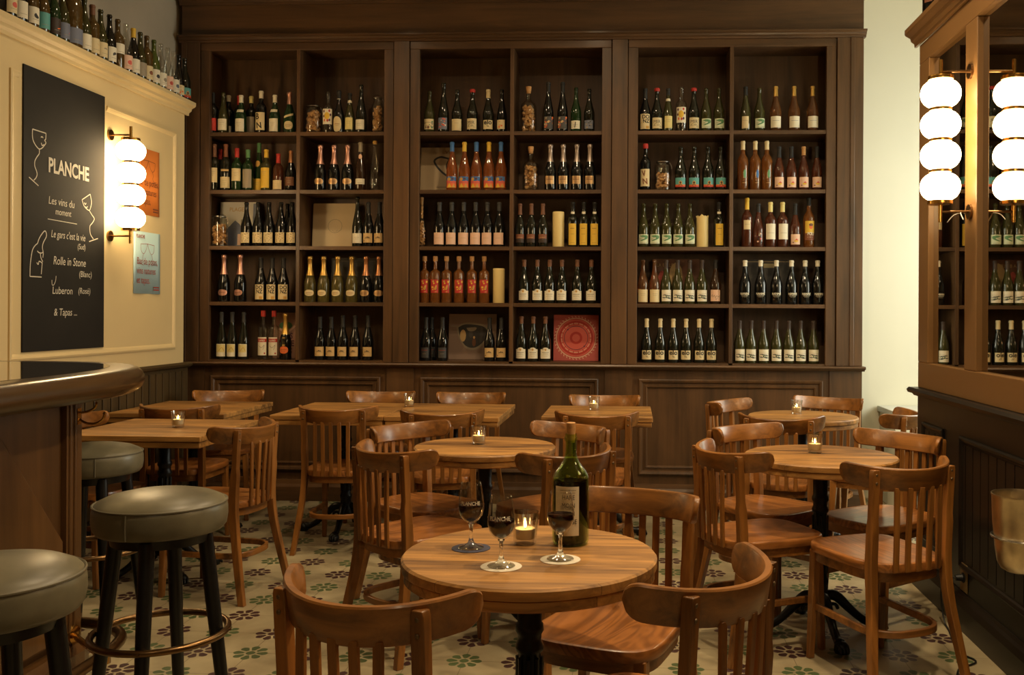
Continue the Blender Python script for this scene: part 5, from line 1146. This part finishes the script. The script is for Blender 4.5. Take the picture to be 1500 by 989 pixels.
def art_sea(s,w,h):
    s.rect(-w/2+.01,.01,w/2-.01,h*.42,'bluegrey',0); s.poly([(-w*.30,h*.42),(-w*.1,h*.60),(w*.02,h*.52),(w*.1,h*.42)],'bluegrey',0); s.rect(-w*.02,.02,w*.3,h*.30,'pink',1); s.rect(w*.05,h*.40,w*.22,h*.62,'grey',1); s.rect(w*.36,.01,w*.48,h-.01,'bluegrey',1)
    s.text('PLAGE',.042,-.02,h*.80,'gold',sx=.9)
leaning('art_print',-3.05,-2.76,3,.340,pw,art_sea,'pale blue and pink coast print leaning behind the cork jar, left bay','print')
def art_circle(s,w,h): s.line(curve2([(.052*math.cos(t)+.01,.162+.050*math.sin(t)) for t in [i*2*PI/12 for i in range(13)]],40),.003,'grey'); s.line(curve2([(-.01,.13),(.01,.118),(.03,.135)],8),.002,'grey'); s.line([(.02,.12),(.06,.135)],.002,'grey')
leaning('record_sleeve',-2.350,-2.035,3,.330,pcm,art_circle,'cream square sleeve with small circle drawing, left bay third shelf','record')
def art_frame(s,w,h): s.line([(-w/2+.02,.02),(-w/2+.02,h-.02),(w/2-.02,h-.02),(w/2-.02,.02)],.003,'grey'); s.rect(-.05,h-.10,.05,h-.06,'dkbrown',1)
leaning('framed_picture',-2.213,-1.868,4,.325,pdk,art_frame,'dark framed picture behind the sparkling bottles, left bay fourth shelf','picture')
def art_pink(s,w,h):
    s.poly(ell(-.01,h*.72,.05,.03,10),'green',0); s.line(curve2([(-.06,.22),(0,.19),(.06,.24)],8),.014,'pink')
    for k in range(3): s.text('ROSE'[:3+k%2],.06,0,.145-.055*k,'purple',bold=True,sx=.8)
leaning('record_sleeve',-2.640,-2.440,5,.335,plain('sleeve_dusty_pink',(176,130,108),rough=.6),art_pink,'dusty pink sleeve with plum lettering, left bay bottom shelf','record')
def art_drop(s,w,h): s.line(curve2([(.055,h-.085),(-.01,h-.07),(-.055,h-.095),(-.04,h-.135),(.005,h-.185),(.06,h-.22),(.055,h-.19),(.035,h-.14),(.055,h-.085)],50),.014,'steelgrey',1); s.text('Vin',.035,.05,h-.045,'rust',sx=1.2); s.rect(-.04,.045,.04,.048,'steelgrey')
leaning('art_print',-1.550,-1.235,2,.340,plain('print_paper_tan',(196,172,136),rough=.7),art_drop,'cream print with a thick dark drop outline, middle bay second shelf','print')
def art_visor(s,w,h):
    s.poly(curve2([(-.12,.24),(-.05,.272),(.06,.262),(.12,.225),(.105,.14),(.03,.075),(-.05,.085),(-.10,.16),(-.12,.24)],40),'grey',0)
    s.poly(curve2([(-.105,.235),(-.05,.258),(.06,.248),(.105,.215),(.09,.145),(.025,.09),(-.045,.098),(-.088,.16),(-.105,.235)],40),'steelgrey',1)
    s.poly(ell(-.07,.175,.022,.045,12),'tan',2); s.poly(curve2([(-.045,.232),(.025,.236),(.02,.215),(-.01,.205),(-.035,.212)],14),'grey',2); s.poly(ell(-.012,.185,.016,.026,12),'dkgrey',2); s.poly(ell(.012,.125,.014,.030,10),'brown',2); s.poly(ell(.012,.162,.008,.010,10),'tan',2); s.poly([(.05,.12),(.06,.24),(.08,.23),(.075,.13)],'dkgrey',2)
    s.line([(-.16,.245),(-.11,.24),(-.11,.20)],.010,'grey',1)
leaning('record_sleeve',-1.335,-.985,5,.332,pkh,art_visor,'brown-grey photo sleeve with dark curved mirror shape, middle bay bottom shelf','record')
def art_red(s,w,h):
    c=(0,h/2)
    def ringp(r,wd,m,l): s.line([(c[0]+r*math.cos(t),c[1]+r*math.sin(t)) for t in [i*2*PI/48 for i in range(49)]],wd,m,l)
    s.poly(ell(c[0],c[1],.135,.135,40),'coral',0); ringp(.142,.006,'pink',1); ringp(.118,.012,'red',1); ringp(.085,.004,'purple',2); ringp(.105,.004,'pink',2)
    for k in range(40):
        t=2*PI*k/40; s.line([(c[0]+.148*math.cos(t),c[1]+.148*math.sin(t)),(c[0]+.158*math.cos(t+.05),c[1]+.158*math.sin(t+.05))],.005,'pink',1)
    for k in range(18):
        t=2*PI*k/18; s.line([(c[0]+.096*math.cos(t),c[1]+.096*math.sin(t)),(c[0]+.112*math.cos(t),c[1]+.112*math.sin(t))],.006,'red',3)
    s.poly(ell(c[0],c[1],.045,.045,24),'red',1); s.poly(ell(c[0],c[1],.028,.028,20),'coral',2); s.poly(ell(c[0]-.06,c[1]+.06,.006,.006,8),'purple',3); s.poly(ell(c[0]+.06,c[1]-.06,.006,.006,8),'purple',3)
leaning('record_sleeve',-.560,-.236,5,.330,prd,art_red,'pink-red square sleeve with concentric rings, middle bay bottom shelf','record',y=6.86)
def art_brown(s,w,h): s.text('LA BELLE',.034,-.08,h-.055,'tan',sx=.9); s.poly(ell(.0,h*.62,.05,.10,12),'tan',0); s.poly(ell(.08,h*.6,.05,.09,12),'rust',0); s.poly(ell(-.10,h*.5,.03,.08,12),'coral',0)
leaning('record_sleeve',.150,.490,4,.325,pbr,art_brown,'brown pictorial sleeve behind the bottles, right bay fourth shelf','record')
def art_dark2(s,w,h): s.rect(-.03,h-.055,.065,h-.025,'cream',1); s.line([(-w/2+.01,h-.012),(w/2-.01,h-.012)],.003,'tan')
leaning('record_sleeve',.825,1.135,4,.320,pdk,art_dark2,'near-black sleeve with cream strip behind white-capped bottles, right bay','record')

# ------------------------------------------------------------------ light
def downlight(x,y,power,size=.16,lab=None):  # unseen ceiling lamps, added as general fill from above
    root=empty('ceiling_fill_light',(x,y,3.75)); tag(root,lab,'fill light','unseen ceiling fill lamps')
    mb=MB(); mb.lathe([(size*.5,-.001),(size*.62,-.001),(size*.63,-.012),(size*.52,-.016),(size*.5,-.001)],32); mb.build('trim_ring',M['oldbrass'],root)
    mb=MB(); mb.lathe([(0,-.004),(size*.5,-.004),(size*.5,-.006),(0,-.006)],32); mb.build('diffuser',M['lamp_diff'],root)
    l=bpy.data.lights.new('fill_lamp','AREA'); l.shape='DISK'; l.size=size; l.energy=power; l.color=(1,.76,.46); l.spread=math.radians(150)
    o=bpy.data.objects.new('fill_lamp',l); COL.objects.link(o); o.parent=root; o.location=(0,0,-.03)
    return root
DL=[(.75,2.2,1.9),(-.9,3.6,.6),(.6,3.9,1.3),(-1.9,5.2,.4),(-.3,5.2,.8),(-.4,-1.0,.6)]
for i,(x,y,k) in enumerate(DL):
    downlight(x,y,DOWN*k,lab='unseen round ceiling lamp, added for overhead fill')
l=bpy.data.lights.new('window_daylight','AREA'); l.shape='RECTANGLE'; l.size=1.6; l.size_y=2.0; l.energy=DAY; l.color=(1.0,.98,.84)
o=bpy.data.objects.new('window_daylight',l); COL.objects.link(o); o.location=(3.45,6.0,1.95); o.rotation_euler=(0,math.radians(90),0)
wd=bpy.data.worlds.new('evening_sky'); SC.world=wd; wd.use_nodes=True
bg=wd.node_tree.nodes['Background']; bg.inputs[0].default_value=(.75,.88,.80,1); bg.inputs[1].default_value=.6

# ------------------------------------------------------------------ camera
cam=bpy.data.cameras.new('camera'); co=bpy.data.objects.new('camera',cam); COL.objects.link(co); SC.camera=co
FPX=1400.; cam.sensor_fit='HORIZONTAL'; cam.sensor_width=36; cam.lens=FPX/1500*36
cam.shift_x=(750-858)/1500; cam.shift_y=(457.5-494.5)/1500
cam.clip_start=.05
yaw=math.atan(67/FPX); roll=math.radians(.3)
f=Vector((-math.sin(yaw),math.cos(yaw),0)); r=Vector((math.cos(yaw),math.sin(yaw),0)); u=Vector((0,0,1))
r2=r*math.cos(roll)+u*math.sin(roll); u2=u*math.cos(roll)-r*math.sin(roll)
m=Matrix((r2,u2,-f)).transposed().to_4x4(); m.translation=Vector((0,0,1.35)); co.matrix_world=m
vs=SC.view_settings; vs.view_transform='Standard'; vs.look='None'; vs.gamma=1; vs.use_curve_mapping=False; vs.exposure=EXPO
SC.cycles.sample_clamp_indirect=4
SC.cycles.max_bounces=8; SC.cycles.transparent_max_bounces=8; SC.cycles.caustics_reflective=False; SC.cycles.caustics_refractive=False
